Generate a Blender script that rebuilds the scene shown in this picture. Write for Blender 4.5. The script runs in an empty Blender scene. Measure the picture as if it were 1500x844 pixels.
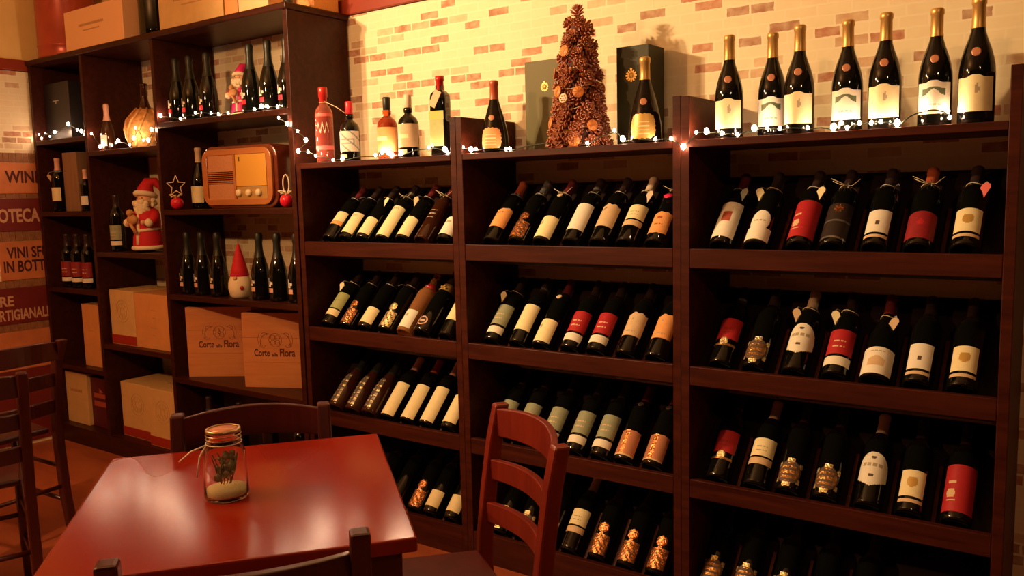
import bpy, bmesh, math, random
from mathutils import Vector, Matrix, Euler
random.seed(7)
PI = math.pi
C = bpy.context.scene.collection

# ------------------------------------------------------------------ materials
MATS = {}
def nt(name):
    m = bpy.data.materials.new(name); m.use_nodes = True
    n = m.node_tree.nodes; l = m.node_tree.links
    b = n['Principled BSDF']
    MATS[name] = m
    return m, n, l, b
def mat(name, col, rough=.5, metal=0, spec=.5, coat=0, trans=0, ior=1.45, emit=None, estr=0, noise=0, nscale=30, bump=0, bscale=80, sheen=0):
    m, n, l, b = nt(name)
    b.inputs['Base Color'].default_value = (*col, 1)
    b.inputs['Roughness'].default_value = rough
    b.inputs['Metallic'].default_value = metal
    b.inputs['Specular IOR Level'].default_value = spec
    b.inputs['Coat Weight'].default_value = coat
    b.inputs['Coat Roughness'].default_value = .08
    b.inputs['Transmission Weight'].default_value = trans
    b.inputs['IOR'].default_value = ior
    if emit:
        b.inputs['Emission Color'].default_value = (*emit, 1); b.inputs['Emission Strength'].default_value = estr
    if noise or bump:
        tc = n.new('ShaderNodeTexCoord')
    if noise:
        t = n.new('ShaderNodeTexNoise'); t.inputs['Scale'].default_value = nscale; t.inputs['Detail'].default_value = 4
        l.new(tc.outputs['Object'], t.inputs['Vector'])
        r = n.new('ShaderNodeMapRange'); r.inputs[1].default_value = .3; r.inputs[2].default_value = .7
        r.inputs[3].default_value = 1 - noise; r.inputs[4].default_value = 1 + noise
        l.new(t.outputs['Fac'], r.inputs[0])
        h = n.new('ShaderNodeHueSaturation'); h.inputs['Color'].default_value = (*col, 1)
        l.new(r.outputs[0], h.inputs['Value']); l.new(h.outputs['Color'], b.inputs['Base Color'])
    if bump:
        t = n.new('ShaderNodeTexNoise'); t.inputs['Scale'].default_value = bscale; t.inputs['Detail'].default_value = 3
        l.new(tc.outputs['Object'], t.inputs['Vector'])
        bm_ = n.new('ShaderNodeBump'); bm_.inputs['Strength'].default_value = bump; bm_.inputs['Distance'].default_value = .004
        l.new(t.outputs['Fac'], bm_.inputs['Height']); l.new(bm_.outputs['Normal'], b.inputs['Normal'])
    return m

def wood(name, c1, c2, rough=.35, scale=(2, 22, 22), coat=0, spec=.5, knots=False, dist=.6, det=6):
    m, n, l, b = nt(name)
    tc = n.new('ShaderNodeTexCoord'); mp = n.new('ShaderNodeMapping')
    mp.inputs['Scale'].default_value = scale
    l.new(tc.outputs['Object'], mp.inputs['Vector'])
    t = n.new('ShaderNodeTexNoise'); t.inputs['Scale'].default_value = 1.6; t.inputs['Detail'].default_value = 6; t.inputs['Roughness'].default_value = .62
    t.inputs['Distortion'].default_value = dist; t.inputs['Detail'].default_value = det
    l.new(mp.outputs[0], t.inputs['Vector'])
    r = n.new('ShaderNodeValToRGB'); r.color_ramp.elements[0].position = .32; r.color_ramp.elements[1].position = .68
    r.color_ramp.elements[0].color = (*c1, 1); r.color_ramp.elements[1].color = (*c2, 1)
    l.new(t.outputs['Fac'], r.inputs['Fac'])
    out = r.outputs['Color']
    if knots:
        v = n.new('ShaderNodeTexVoronoi'); v.inputs['Scale'].default_value = 7; l.new(tc.outputs['Object'], v.inputs['Vector'])
        k = n.new('ShaderNodeValToRGB'); k.color_ramp.elements[0].position = .05; k.color_ramp.elements[1].position = .11
        k.color_ramp.elements[0].color = (.25, .12, .06, 1); k.color_ramp.elements[1].color = (1, 1, 1, 1)
        l.new(v.outputs['Distance'], k.inputs['Fac'])
        mx = n.new('ShaderNodeMix'); mx.data_type = 'RGBA'; mx.blend_type = 'MULTIPLY'; mx.inputs['Factor'].default_value = .8
        l.new(out, mx.inputs['A']); l.new(k.outputs['Color'], mx.inputs['B']); out = mx.outputs['Result']
    l.new(out, b.inputs['Base Color'])
    b.inputs['Roughness'].default_value = rough; b.inputs['Coat Weight'].default_value = coat
    b.inputs['Coat Roughness'].default_value = .12; b.inputs['Specular IOR Level'].default_value = spec
    bp = n.new('ShaderNodeBump'); bp.inputs['Strength'].default_value = .08 if det else 0; bp.inputs['Distance'].default_value = .002
    l.new(t.outputs['Fac'], bp.inputs['Height']); l.new(bp.outputs['Normal'], b.inputs['Normal'])
    return m

def brick(name, axis):
    """printed brick paper: mostly cream bricks, some tan, fewer brick red; axis 0 runs along X, 1 along Y"""
    m, n, l, b = nt(name)
    tc = n.new('ShaderNodeTexCoord'); sp = n.new('ShaderNodeSeparateXYZ'); cb = n.new('ShaderNodeCombineXYZ')
    l.new(tc.outputs['Object'], sp.inputs[0])
    l.new(sp.outputs[axis], cb.inputs[0]); l.new(sp.outputs[2], cb.inputs[1])
    wn = n.new('ShaderNodeTexNoise'); wn.inputs['Scale'].default_value = 45; wn.inputs['Detail'].default_value = 2
    l.new(cb.outputs[0], wn.inputs['Vector'])
    wv = n.new('ShaderNodeVectorMath'); wv.operation = 'SCALE'; wv.inputs['Scale'].default_value = .0055
    wc = n.new('ShaderNodeVectorMath'); wc.operation = 'SUBTRACT'; wc.inputs[1].default_value = (.5, .5, .5)
    l.new(wn.outputs['Color'], wc.inputs[0]); l.new(wc.outputs[0], wv.inputs[0])
    ad = n.new('ShaderNodeVectorMath'); l.new(cb.outputs[0], ad.inputs[0]); l.new(wv.outputs[0], ad.inputs[1])
    bt = n.new('ShaderNodeTexBrick'); bt.inputs['Scale'].default_value = 1
    bt.inputs['Brick Width'].default_value = .1; bt.inputs['Row Height'].default_value = .0335
    bt.inputs['Mortar Size'].default_value = .0040; bt.inputs['Mortar Smooth'].default_value = .5
    bt.inputs['Color1'].default_value = (0, 0, 0, 1); bt.inputs['Color2'].default_value = (1, 1, 1, 1)
    bt.inputs['Mortar'].default_value = (.5, .5, .5, 1); bt.offset = .5; bt.squash = .8; bt.squash_frequency = 3
    l.new(ad.outputs[0], bt.inputs['Vector'])
    cr = n.new('ShaderNodeValToRGB'); cr.color_ramp.interpolation = 'CONSTANT'
    e = cr.color_ramp.elements
    e[0].position = 0; e[0].color = (.80, .68, .44, 1)
    e[1].position = .45; e[1].color = (.80, .66, .42, 1)
    for p, c in ((.62, (.66, .47, .28, 1)), (.71, (.82, .69, .45, 1)), (.77, (.46, .18, .095, 1)), (.86, (.37, .17, .09, 1)), (.94, (.58, .36, .20, 1))):
        k = e.new(p); k.color = c
    l.new(bt.outputs['Color'], cr.inputs['Fac'])
    n2 = n.new('ShaderNodeTexNoise'); n2.inputs['Scale'].default_value = 28; n2.inputs['Detail'].default_value = 5
    l.new(cb.outputs[0], n2.inputs['Vector'])
    r2 = n.new('ShaderNodeMapRange'); r2.inputs[1].default_value = .35; r2.inputs[2].default_value = .65; r2.inputs[3].default_value = .0; r2.inputs[4].default_value = .35
    l.new(n2.outputs['Fac'], r2.inputs[0])
    m1 = n.new('ShaderNodeMix'); m1.data_type = 'RGBA'; m1.inputs['B'].default_value = (.86, .75, .50, 1)
    l.new(r2.outputs[0], m1.inputs['Factor']); l.new(cr.outputs['Color'], m1.inputs['A'])
    m2 = n.new('ShaderNodeMix'); m2.data_type = 'RGBA'; m2.inputs['B'].default_value = (.84, .73, .50, 1)
    l.new(bt.outputs['Fac'], m2.inputs['Factor']); l.new(m1.outputs['Result'], m2.inputs['A'])
    l.new(m2.outputs['Result'], b.inputs['Base Color'])
    b.inputs['Roughness'].default_value = .6; b.inputs['Specular IOR Level'].default_value = .25
    return m

brick('brick_paper', 0); brick('brick_paper_side', 1)
wood('rack_wood', (.031, .0050, .0023), (.068, .0132, .0050), rough=.45, spec=.14)
wood('rack_shade_wood', (.010, .005, .004), (.018, .008, .006), rough=.55, spec=.2)  # rack wood with the shade inside the rows put into its colour
wood('case_wood', (.028, .0062, .0036), (.056, .0130, .0064), rough=.36, spec=.16)
wood('table_wood', (.22, .014, .006), (.27, .020, .008), rough=.16, scale=(.5, 4, 4), coat=0, spec=.42, dist=0, det=0)
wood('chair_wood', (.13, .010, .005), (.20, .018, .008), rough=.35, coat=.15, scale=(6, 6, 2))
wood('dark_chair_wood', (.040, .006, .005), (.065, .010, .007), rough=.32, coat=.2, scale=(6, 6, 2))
wood('crate_wood', (.56, .20, .065), (.68, .28, .10), rough=.6, scale=(1.5, 16, 16), knots=True)
wood('radio_wood', (.13, .022, .008), (.20, .038, .012), rough=.2, scale=(2, 14, 14), coat=.6)
wood('radio_light_wood', (.42, .13, .035), (.52, .18, .05), rough=.3, scale=(2, 14, 14), coat=.3)
wood('tube_wood', (.22, .12, .06), (.30, .17, .09), rough=.6, scale=(20, 20, 2))
wood('floor_red', (.28, .065, .025), (.44, .12, .045), rough=.38, scale=(1.2, 4, 4))
mat('yellow_paint', (.78, .55, .20), .8, noise=.06, nscale=6)
mat('ceiling_paint', (.75, .62, .42), .9)
mat('moulding_red', (.26, .035, .015), .35)
mat('band_brown', (.28, .12, .05), .7, noise=.25, nscale=40)
mat('board_orange', (.60, .20, .07), .6, noise=.12, nscale=12)
mat('board_red', (.17, .018, .016), .5, noise=.12, nscale=12)
mat('ink_dark', (.07, .012, .012), .6)
mat('ink_cream', (.62, .36, .22), .6)
mat('glass_black', (.004, .004, .003), .045, spec=.6)
mat('glass_brown', (.035, .010, .004), .05, spec=.6)
mat('glass_amber', (.80, .17, .05), .03, trans=.85)
mat('glass_rose', (.85, .38, .14), .03, trans=.75)
mat('glass_pink', (.95, .30, .22), .03, trans=.8)
mat('liquid_red', (.55, .02, .015), .05, trans=.3)
mat('glass_clear', (.98, .98, .96), .02, trans=1, ior=1.3)
mat('foil_gold', (.62, .38, .12), .38, metal=.55)
mat('foil_tan', (.72, .54, .38), .45)
mat('foil_red', (.50, .02, .015), .3)
mat('foil_brick', (.42, .09, .04), .35)
mat('foil_dark', (.035, .02, .018), .3)
mat('foil_wine', (.14, .02, .025), .35)
mat('foil_silver', (.45, .43, .40), .25, metal=.8)
mat('foil_green', (.014, .016, .010), .4)
mat('foil_pink', (.78, .44, .32), .4)
mat('cap_pinkred', (.75, .03, .05), .35)
mat('paper_cream', (.86, .74, .42), .6, noise=.04, nscale=60)
mat('paper_white', (.82, .76, .62), .6, noise=.03, nscale=60)
mat('paper_tan', (.66, .46, .26), .6, noise=.06, nscale=60)
mat('paper_orange', (.80, .36, .12), .6, noise=.06, nscale=60)
mat('paper_red', (.42, .018, .022), .5, noise=.06, nscale=60)
mat('paper_wine', (.26, .015, .02), .5, noise=.1, nscale=60)
mat('paper_green', (.30, .32, .20), .55, noise=.08, nscale=60)
mat('paper_olive', (.40, .42, .16), .55, noise=.08, nscale=60)
mat('paper_dark', (.025, .014, .010), .5)
mat('paper_yellow', (.80, .50, .10), .55)
mat('paper_pink', (.85, .18, .16), .5)
mat('paper_grey', (.34, .36, .30), .55, noise=.05, nscale=60)
mat('print_grey', (.42, .34, .22), .6)
mat('print_dark', (.10, .06, .04), .6)
mat('print_green', (.10, .13, .06), .5)
mat('print_gold', (.66, .40, .10), .4, metal=.3)
mat('print_brick', (.40, .08, .04), .5)
mat('copper_relief', (.75, .28, .10), .25, metal=.9, noise=.6, nscale=160, bump=1, bscale=140)
mat('bronze_relief', (.60, .30, .10), .28, metal=.8, noise=.5, nscale=150, bump=.8, bscale=150)
mat('gold_relief', (1, .74, .36), .3, metal=.8, noise=.5, nscale=200, bump=1, bscale=160)
mat('twine', (.66, .52, .32), .8)
mat('ribbon_silver', (.50, .46, .40), .35, metal=.4)
mat('sticker_pink', (.95, .03, .12), .5)
mat('seal_copper', (.62, .26, .14), .35, metal=.3)
mat('box_green', (.035, .034, .012), .5, spec=.25)
mat('box_green_light', (.125, .105, .032), .5, spec=.25)
mat('box_cream', (.66, .42, .17), .7, noise=.06, nscale=14)
mat('box_kraft', (.68, .30, .10), .7, noise=.06, nscale=14)
mat('box_band_red', (.36, .025, .012), .5)
mat('box_dark', (.012, .009, .009), .4)
mat('box_maroon', (.10, .012, .018), .5)
mat('box_pale', (.85, .48, .24), .7)
mat('tin_red', (.42, .07, .04), .3, metal=.2, noise=.15, nscale=10)
mat('print_kraft', (.48, .26, .10), .7)
mat('burn_brown', (.11, .022, .010), .7)
mat('pine_scale', (.42, .13, .07), .55, noise=.5, nscale=60)
mat('pine_tip', (.50, .22, .12), .6)
mat('pine_core', (.06, .018, .01), .8, noise=.5, nscale=40)
mat('orange_slice', (.72, .25, .06), .5, noise=.3, nscale=90)
mat('orange_rind', (.50, .18, .05), .5)
mat('cream_disc', (.80, .62, .42), .5)
mat('berry', (.35, .01, .02), .25)
mat('wire_dark', (.012, .02, .01), .5)
mat('bulb_glow', (1, .8, .6), .4, emit=(1, .62, .38), estr=180)
mat('santa_red', (.60, .012, .02), .7, sheen=.3)
mat('santa_white', (.88, .74, .50), .85)
mat('santa_skin', (.75, .42, .24), .6)
mat('santa_pink', (.65, .015, .14), .45)
mat('toy_tan', (.55, .28, .10), .6)
mat('shoe_black', (.02, .012, .01), .4)
mat('straw', (.62, .30, .09), .7, noise=.4, nscale=45, bump=1, bscale=60)
mat('radio_cloth', (.55, .24, .11), .9, noise=.12, nscale=200)
mat('radio_dial', (.72, .36, .06), .3)
mat('radio_slot', (.10, .03, .015), .5)
mat('knob_cream', (.82, .66, .40), .35)
mat('bauble_red', (.62, .01, .03), .18, coat=.5)
mat('sand', (.80, .68, .36), .9, bump=.5, bscale=300)
mat('dry_moss', (.26, .22, .12), .9, bump=1, bscale=120)
mat('lid_metal', (.55, .40, .25), .3, metal=.9)
mat('white_plastic', (.85, .78, .66), .3)
mat('cork', (.55, .34, .16), .8)

# ------------------------------------------------------------------ mesh helpers
def add_box(bm, x0, x1, y0, y1, z0, z1, mi=0, M=None):
    vs = [bm.verts.new((x, y, z)) for x in (x0, x1) for y in (y0, y1) for z in (z0, z1)]
    for f in ((0, 1, 3, 2), (4, 6, 7, 5), (0, 4, 5, 1), (2, 3, 7, 6), (0, 2, 6, 4), (1, 5, 7, 3)):
        fc = bm.faces.new([vs[i] for i in f]); fc.material_index = mi
    if M is not None:
        for v in vs: v.co = M @ v.co
    return vs
def add_lathe(bm, prof, seg=20, mi=0, M=None, square=0, mis=None):
    rings = []
    for (r, z) in prof:
        if r < 1e-6:
            rings.append([bm.verts.new((0, 0, z))])
        else:
            rg = []
            for i in range(seg):
                a = 2 * PI * i / seg
                c, s = math.cos(a), math.sin(a)
                if square:
                    k = (abs(c) ** square + abs(s) ** square) ** (-1 / square)
                    rg.append(bm.verts.new((r * c * k, r * s * k, z)))
                else:
                    rg.append(bm.verts.new((r * c, r * s, z)))
            rings.append(rg)
    for k in range(len(rings) - 1):
        a, b = rings[k], rings[k + 1]
        m_ = mis[k] if mis else mi
        for i in range(seg):
            j = (i + 1) % seg
            if len(a) == 1 and len(b) == 1: continue
            if len(a) == 1: f = bm.faces.new((a[0], b[j], b[i]))
            elif len(b) == 1: f = bm.faces.new((a[i], a[j], b[0]))
            else: f = bm.faces.new((a[i], a[j], b[j], b[i]))
            f.material_index = m_; f.smooth = True
    if M is not None:
        for rg in rings:
            for v in rg: v.co = M @ v.co
    return rings
def add_tube(bm, pts, rad, seg=8, mi=0, closed=False, flat=1.0):
    pts = [Vector(p) for p in pts]; n = len(pts)
    rad = rad if isinstance(rad, (list, tuple)) else [rad] * n
    rings = []; up = None
    for i, p in enumerate(pts):
        if closed: d = pts[(i + 1) % n] - pts[i - 1]
        else: d = pts[min(i + 1, n - 1)] - pts[max(i - 1, 0)]
        if d.length < 1e-9: d = Vector((0, 0, 1))
        d.normalize()
        if up is None: up = Vector((0, 0, 1)) if abs(d.z) < .9 else Vector((1, 0, 0))
        s = d.cross(up)
        if s.length < 1e-4: s = d.cross(Vector((1, 0, 0)))
        s.normalize(); u = s.cross(d).normalized(); up = u
        rings.append([bm.verts.new(p + rad[i] * (math.cos(2 * PI * k / seg) * s + flat * math.sin(2 * PI * k / seg) * u)) for k in range(seg)])
    rng = range(n) if closed else range(n - 1)
    for i in rng:
        a, b = rings[i], rings[(i + 1) % n]
        for k in range(seg):
            f = bm.faces.new((a[k], a[(k + 1) % seg], b[(k + 1) % seg], b[k])); f.material_index = mi; f.smooth = True
    if not closed:
        f = bm.faces.new(rings[0][::-1]); f.material_index = mi
        f = bm.faces.new(rings[-1]); f.material_index = mi
def add_ball(bm, c, r, mi=0, seg=12, sc=(1, 1, 1), jitter=0, M=None):
    prof = [(math.sin(PI * k / (seg // 2)), -math.cos(PI * k / (seg // 2))) for k in range(seg // 2 + 1)]
    prof[0] = (0, -1); prof[-1] = (0, 1)
    rings = add_lathe(bm, prof, seg, mi)
    for rg in rings:
        for v in rg:
            j = 1 + random.uniform(-jitter, jitter)
            v.co = Vector((v.co.x * r * sc[0] * j, v.co.y * r * sc[1] * j, v.co.z * r * sc[2] * j))
            if M is not None: v.co = M @ v.co
            v.co += Vector(c)
def link(name, me, parent=None, loc=(0, 0, 0), rot=None):
    o = bpy.data.objects.new(name, me); C.objects.link(o)
    if parent: o.parent = parent
    o.location = loc
    if rot: o.rotation_euler = rot
    return o
def mesh_of(name, bm, mats, smooth=None, recalc=True):
    if recalc: bmesh.ops.recalc_face_normals(bm, faces=bm.faces)
    me = bpy.data.meshes.new(name); bm.to_mesh(me); bm.free()
    for m in (mats if isinstance(mats, (list, tuple)) else [mats]): me.materials.append(MATS[m])
    return me
def obj(name, bm, mats, parent=None, bevel=0, loc=(0, 0, 0), rot=None, recalc=True):
    me = mesh_of(name, bm, mats, recalc=recalc)
    o = link(name, me, parent, loc, rot)
    if bevel:
        b = o.modifiers.new('bevel', 'BEVEL'); b.width = bevel; b.segments = 2; b.limit_method = 'ANGLE'
    return o
def thing(name, label, cat, loc=(0, 0, 0), rotz=0, group=None, rot=None):
    o = bpy.data.objects.new(name, None); C.objects.link(o); o.empty_display_size = .05
    o.location = loc; o.rotation_euler = rot if rot else (0, 0, rotz)
    tag(o, label, cat, group); return o
def tag(o, label, cat, group=None):
    o['label'] = label; o['category'] = cat
    if group: o['group'] = group
    return o
def struct(name, bm, m, bevel=0):
    o = obj(name, bm, m, bevel=bevel); o['kind'] = 'structure'; return o
def plate(name, w, d, h, m, parent, loc=(0, 0, 0), bevel=.002, rot=None):
    bm = bmesh.new(); add_box(bm, 0, w, 0, d, 0, h)
    return obj(name, bm, m, parent, bevel, loc, rot)
def box_part(name, x0, x1, y0, y1, z0, z1, m, parent, bevel=.002):
    bm = bmesh.new(); add_box(bm, x0, x1, y0, y1, z0, z1)
    return obj(name, bm, m, parent, bevel)
def text_mesh(s, w, h, m, bold=0.0, ext=.0):
    """lettering as a flat mesh in the XY plane, fitted to w by h from its lower left corner"""
    cu = bpy.data.curves.new('lettering', 'FONT'); cu.body = s; cu.size = 1; cu.offset = bold; cu.resolution_u = 3
    o = bpy.data.objects.new('lettering', cu); C.objects.link(o)
    dg = bpy.context.evaluated_depsgraph_get(); dg.update()
    me = bpy.data.meshes.new_from_object(o.evaluated_get(dg))
    bpy.data.objects.remove(o); bpy.data.curves.remove(cu)
    xs = [v.co.x for v in me.vertices]; ys = [v.co.y for v in me.vertices]
    x0, x1, y0, y1 = min(xs), max(xs), min(ys), max(ys)
    for v in me.vertices:
        v.co.x = (v.co.x - x0) / (x1 - x0) * w; v.co.y = (v.co.y - y0) / (y1 - y0) * h; v.co.z = 0
    me.materials.clear(); me.materials.append(MATS[m])
    return me

# ------------------------------------------------------------------ the room
WY = .34            # back wall plane
LX = -4.99          # left wall plane
bm = bmesh.new(); add_box(bm, LX - .1, 2.2, WY, WY + .1, 0, 2.155); struct('wall_back', bm, 'brick_paper')
bm = bmesh.new(); add_box(bm, LX - .1, 2.2, WY, WY + .1, 2.225, 3.0); struct('wall_back_upper', bm, 'yellow_paint')
bm = bmesh.new(); add_box(bm, LX, 2.2, WY - .014, WY + .1, 2.158, 2.225); struct('trim_1', bm, 'moulding_red', .004)
bm = bmesh.new(); add_box(bm, LX - .1, LX, -5, WY, 0, 2.105); struct('wall_left', bm, 'brick_paper_side')
bm = bmesh.new(); add_box(bm, LX - .1, LX, -5, WY, 2.168, 3.0); struct('wall_left_upper', bm, 'yellow_paint')
bm = bmesh.new(); add_box(bm, LX - .1, LX + .014, -5, WY - .015, 2.108, 2.168); struct('trim_2', bm, 'moulding_red', .004)
bm = bmesh.new(); add_box(bm, LX - .1, 2.2, -5, WY + .1, -.1, 0); struct('floor', bm, 'floor_red')
bm = bmesh.new(); add_box(bm, LX - .1, 2.2, -5, WY + .1, 3.0, 3.1); struct('ceiling', bm, 'ceiling_paint')

# painted brick bands and sign boards on the left wall
def soldier(z0, z1, name='trim'):
    bm = bmesh.new(); y = -2.4; k = 0
    while y < .33:
        w = .036 + .006 * math.sin(k * 2.3)
        add_box(bm, LX, LX + .004, y, min(y + w - .003, .335), z0, z1, 0); y += w; k += 1
    o = obj(name, bm, 'band_brown'); o['kind'] = 'structure'; return o
for i, (a, b) in enumerate(((1.602, 1.655), (1.404, 1.428), (1.166, 1.218), (.905, .945), (.66, .70))):
    soldier(a, b, 'trim_%d' % (i + 3))
def sign(z0, z1, m, y0, lines, ink, label):
    r = thing('sign_board', label, 'sign', (LX, 0, z0), 0, 'sign boards on the left wall')
    bm = bmesh.new(); add_box(bm, 0, .008, y0, .32, 0, z1 - z0); obj('board', bm, m, r, .001)
    for (s, ya, za, w, h) in lines:
        me = text_mesh(s, w, h, ink, .03)
        link('lettering', me, r, (.0086, ya, za - z0), (PI / 2, 0, PI / 2))
sign(1.430, 1.600, 'board_orange', -2.2, [('WINE', -.163, 1.488, .195, .068)], 'ink_dark', 'orange sign board reading WINE high on the left wall')
sign(1.220, 1.402, 'board_red', -2.2, [('ENOTECA', -.300, 1.268, .305, .078)], 'ink_cream', 'dark red sign board reading ENOTECA in pale capitals')
sign(.947, 1.164, 'board_orange', -.206 - .02, [('VINI SFUSI', -.190, 1.068, .27, .064), ('IN BOTTIGLIA', -.210, .990, .36, .066)], 'ink_dark', 'orange sign board reading VINI SFUSI IN BOTTIGLIA')
sign(.702, .903, 'board_red', -2.2, [('BIRRE', -.345, .803, .170, .058), ('ARTIGIANALI', -.292, .722, .300, .062)], 'ink_cream', 'dark red sign board reading BIRRE ARTIGIANALI in pale capitals')
sign(.44, .658, 'board_orange', -2.2, [], 'ink_dark', 'plain orange board on the left wall, behind the chairs')
sign(.02, .436, 'board_red', -2.2, [], 'ink_dark', 'plain dark red board lowest on the left wall, behind the chairs')

# ------------------------------------------------------------------ wine racks
LIP = {1: 1.184, 2: .825, 3: .470, 4: .113}
TOPZ = 1.506
S2 = math.sqrt(.5)
def rack(x0, x1, label, left_tall, slots):
    t = .027
    r = thing('wine_rack', label, 'rack', (x0, 0, 0), 0, 'slanted wine racks along the back wall')
    W = x1 - x0
    box_part('side_panel', 0, t, 0, .332, 0, 1.635 if left_tall else TOPZ, 'rack_wood', r)
    box_part('side_panel', W - t, W - .0005, 0, .332, 0, 1.637, 'rack_wood', r)
    box_part('top_board', t + .0004, W - t - .0004, .0, .332, TOPZ - .022, TOPZ, 'rack_wood', r)
    for k, L in LIP.items():
        zb = L - .058 if k < 4 else 0.0
        box_part('front_lip', t + .0004, W - t - .0004, .001, .022, zb, L, 'rack_wood', r)
        bm = bmesh.new()
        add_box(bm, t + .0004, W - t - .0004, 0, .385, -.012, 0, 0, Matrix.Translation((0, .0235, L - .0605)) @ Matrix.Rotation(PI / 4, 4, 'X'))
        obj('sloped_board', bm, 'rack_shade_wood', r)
        for s in slots[k]:
            bm = bmesh.new()
            M = Matrix.Translation((s - x0, .0255, L - .0585)) @ Matrix.Rotation(PI / 4, 4, 'X')
            add_box(bm, -.005, .005, .012, .22, 0, .018, 0, M)
            obj('slot_divider', bm, 'rack_wood', r)
    return r
RX = {1: {1: [-2.617, -2.521, -2.424, -2.315, -2.207, -2.109, -1.999], 2: [-2.651, -2.541, -2.434, -2.320, -2.218, -2.120, -2.005],
          3: [-2.621, -2.521, -2.424, -2.326, -2.219, -2.119, -2.010], 4: [-2.42, -2.311, -2.2, -2.118, -2.011]},
      2: {1: [-1.782, -1.673, -1.568, -1.452, -1.348, -1.249, -1.147], 2: [-1.791, -1.68, -1.579, -1.464, -1.364, -1.253, -1.147],
          3: [-1.781, -1.678, -1.565, -1.454, -1.356, -1.264, -1.161], 4: [-1.78, -1.682, -1.579, -1.48, -1.369, -1.257, -1.151]},
      3: {1: [-.933, -.828, -.706, -.615, -.505, -.4, -.291], 2: [-.933, -.831, -.714, -.602, -.496, -.392, -.287],
          3: [-.941, -.824, -.729, -.623, -.508, -.402, -.29], 4: [-.967, -.863, -.748, -.634, -.52]}}
def slots_of(b):
    return {k: [(a + c) / 2 for a, c in zip(v[:-1], v[1:])] for k, v in RX[b].items()}
rack(-2.763, -1.906, 'dark stained slanted wine rack next to the tall bookcase', False, slots_of(1))
rack(-1.906, -1.046, 'dark stained slanted wine rack in the middle under the pinecone tree', True, slots_of(2))
rack(-1.046, -.177, 'dark stained slanted wine rack farthest from the bookcase under seven tall bottles', True, slots_of(3))

# ------------------------------------------------------------------ the tall bookcase
bk = thing('bookcase', 'tall dark wooden open bookcase with three columns beside the left wall', 'bookcase', (0, 0, 0))
box_part('side_panel', -4.97, -4.944, 0, .332, 0, 2.134, 'case_wood', bk)
box_part('side_panel', -2.80, -2.772, 0, .332, 0, 2.134, 'case_wood', bk)
box_part('divider_panel', -4.418, -4.392, 0, .332, .0, 2.134, 'case_wood', bk)
box_part('divider_panel', -3.767, -3.741, 0, .332, .0, 2.134, 'case_wood', bk)
box_part('top_board', -4.972, -2.764, -.012, .338, 2.1345, 2.162, 'case_wood', bk, .006)
COLS = {'a': (-4.944, -4.418, (1.720, 1.323, .895, .455)), 'm': (-4.392, -3.767, (1.636, 1.107, .609)), 'b': (-3.741, -2.80, (1.739, 1.325, .912, .496))}
for k, (x0, x1, zs) in COLS.items():
    for z in zs:
        box_part('shelf', x0 + .0004, x1 - .0004, .0, .332, z - .026, z, 'case_wood', bk)
    box_part('base_shelf', x0 + .0004, x1 - .0004, .0, .332, .0, .099, 'case_wood', bk)

# ------------------------------------------------------------------ bottles
PROF = {
 'bordeaux': ([(0, .008), (.028, .004), (.034, 0), (.0372, .004), (.0375, .012), (.0375, .186), (.0362, .198), (.031, .212), (.022, .225), (.0165, .236), (.0148, .248), (.0142, .284), (.0158, .286), (.0158, .295), (.0142, .300), (0, .300)], .232),
 'burgundy': ([(0, .008), (.03, .004), (.037, 0), (.0402, .004), (.0405, .014), (.0405, .118), (.0393, .135), (.036, .155), (.030, .178), (.022, .200), (.0165, .218), (.0145, .236), (.014, .280), (.0158, .282), (.0158, .292), (.014, .296), (0, .296)], .226),
 'prosecco': ([(0, .01), (.03, .004), (.038, 0), (.0422, .005), (.0428, .02), (.0425, .105), (.040, .130), (.034, .158), (.026, .185), (.0195, .205), (.0165, .225), (.0150, .255), (.0168, .268), (.0168, .292), (.013, .300), (0, .301)], .192),
 'wide': ([(0, .008), (.035, .003), (.044, 0), (.0500, .006), (.0505, .022), (.0485, .055), (.0430, .090), (.0345, .125), (.0255, .155), (.0185, .178), (.0150, .195), (.0142, .236), (.0160, .238), (.0160, .250), (.014, .254), (0, .254)], .192),
 'squat': ([(0, .006), (.03, .003), (.037, 0), (.0395, .004), (.0398, .012), (.0398, .118), (.038, .134), (.032, .147), (.022, .156), (.0145, .162), (.0135, .167), (.0165, .171), (.0168, .184), (.0135, .188), (.0130, .198), (.0130, .203), (0, .203)], .170),
 'tall_clear': ([(0, .006), (.03, .003), (.0345, .0), (.0365, .004), (.0365, .190), (.035, .205), (.028, .222), (.017, .234), (.014, .240), (.014, .260), (0, .260)], .24),
 'magnum': ([(0, .01), (.034, .004), (.041, 0), (.0455, .006), (.0458, .02), (.0455, .16), (.042, .185), (.034, .215), (.025, .245), (.018, .27), (.0155, .29), (.0165, .325), (.0165, .345), (.014, .352), (0, .352)], .235),
 'jeroboam': ([(0, .012), (.06, .006), (.068, 0), (.0745, .008), (.075, .03), (.075, .30), (.068, .35), (.045, .41), (.030, .45), (.028, .52), (.031, .53), (.031, .55), (0, .555)], .42),
}
CACHE = {}
def radius_at(kind, z):
    p = PROF[kind][0]
    for (r0, z0), (r1, z1) in zip(p[2:-1], p[3:]):
        if z0 <= z <= z1: return r0 + (r1 - r0) * (z - z0) / max(z1 - z0, 1e-6)
    return p[4][0]
def cached(key, fn):
    if key not in CACHE: CACHE[key] = fn()
    return CACHE[key]
def body_mesh(kind, glass, square=0, wide=1.0):
    def f():
        bm = bmesh.new(); add_lathe(bm, [(r * (wide if z < .2 else 1), z) for r, z in PROF[kind][0]], 28, square=square); return mesh_of('glass_body', bm, glass)
    return cached(('b', kind, glass, square, wide), f)
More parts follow.
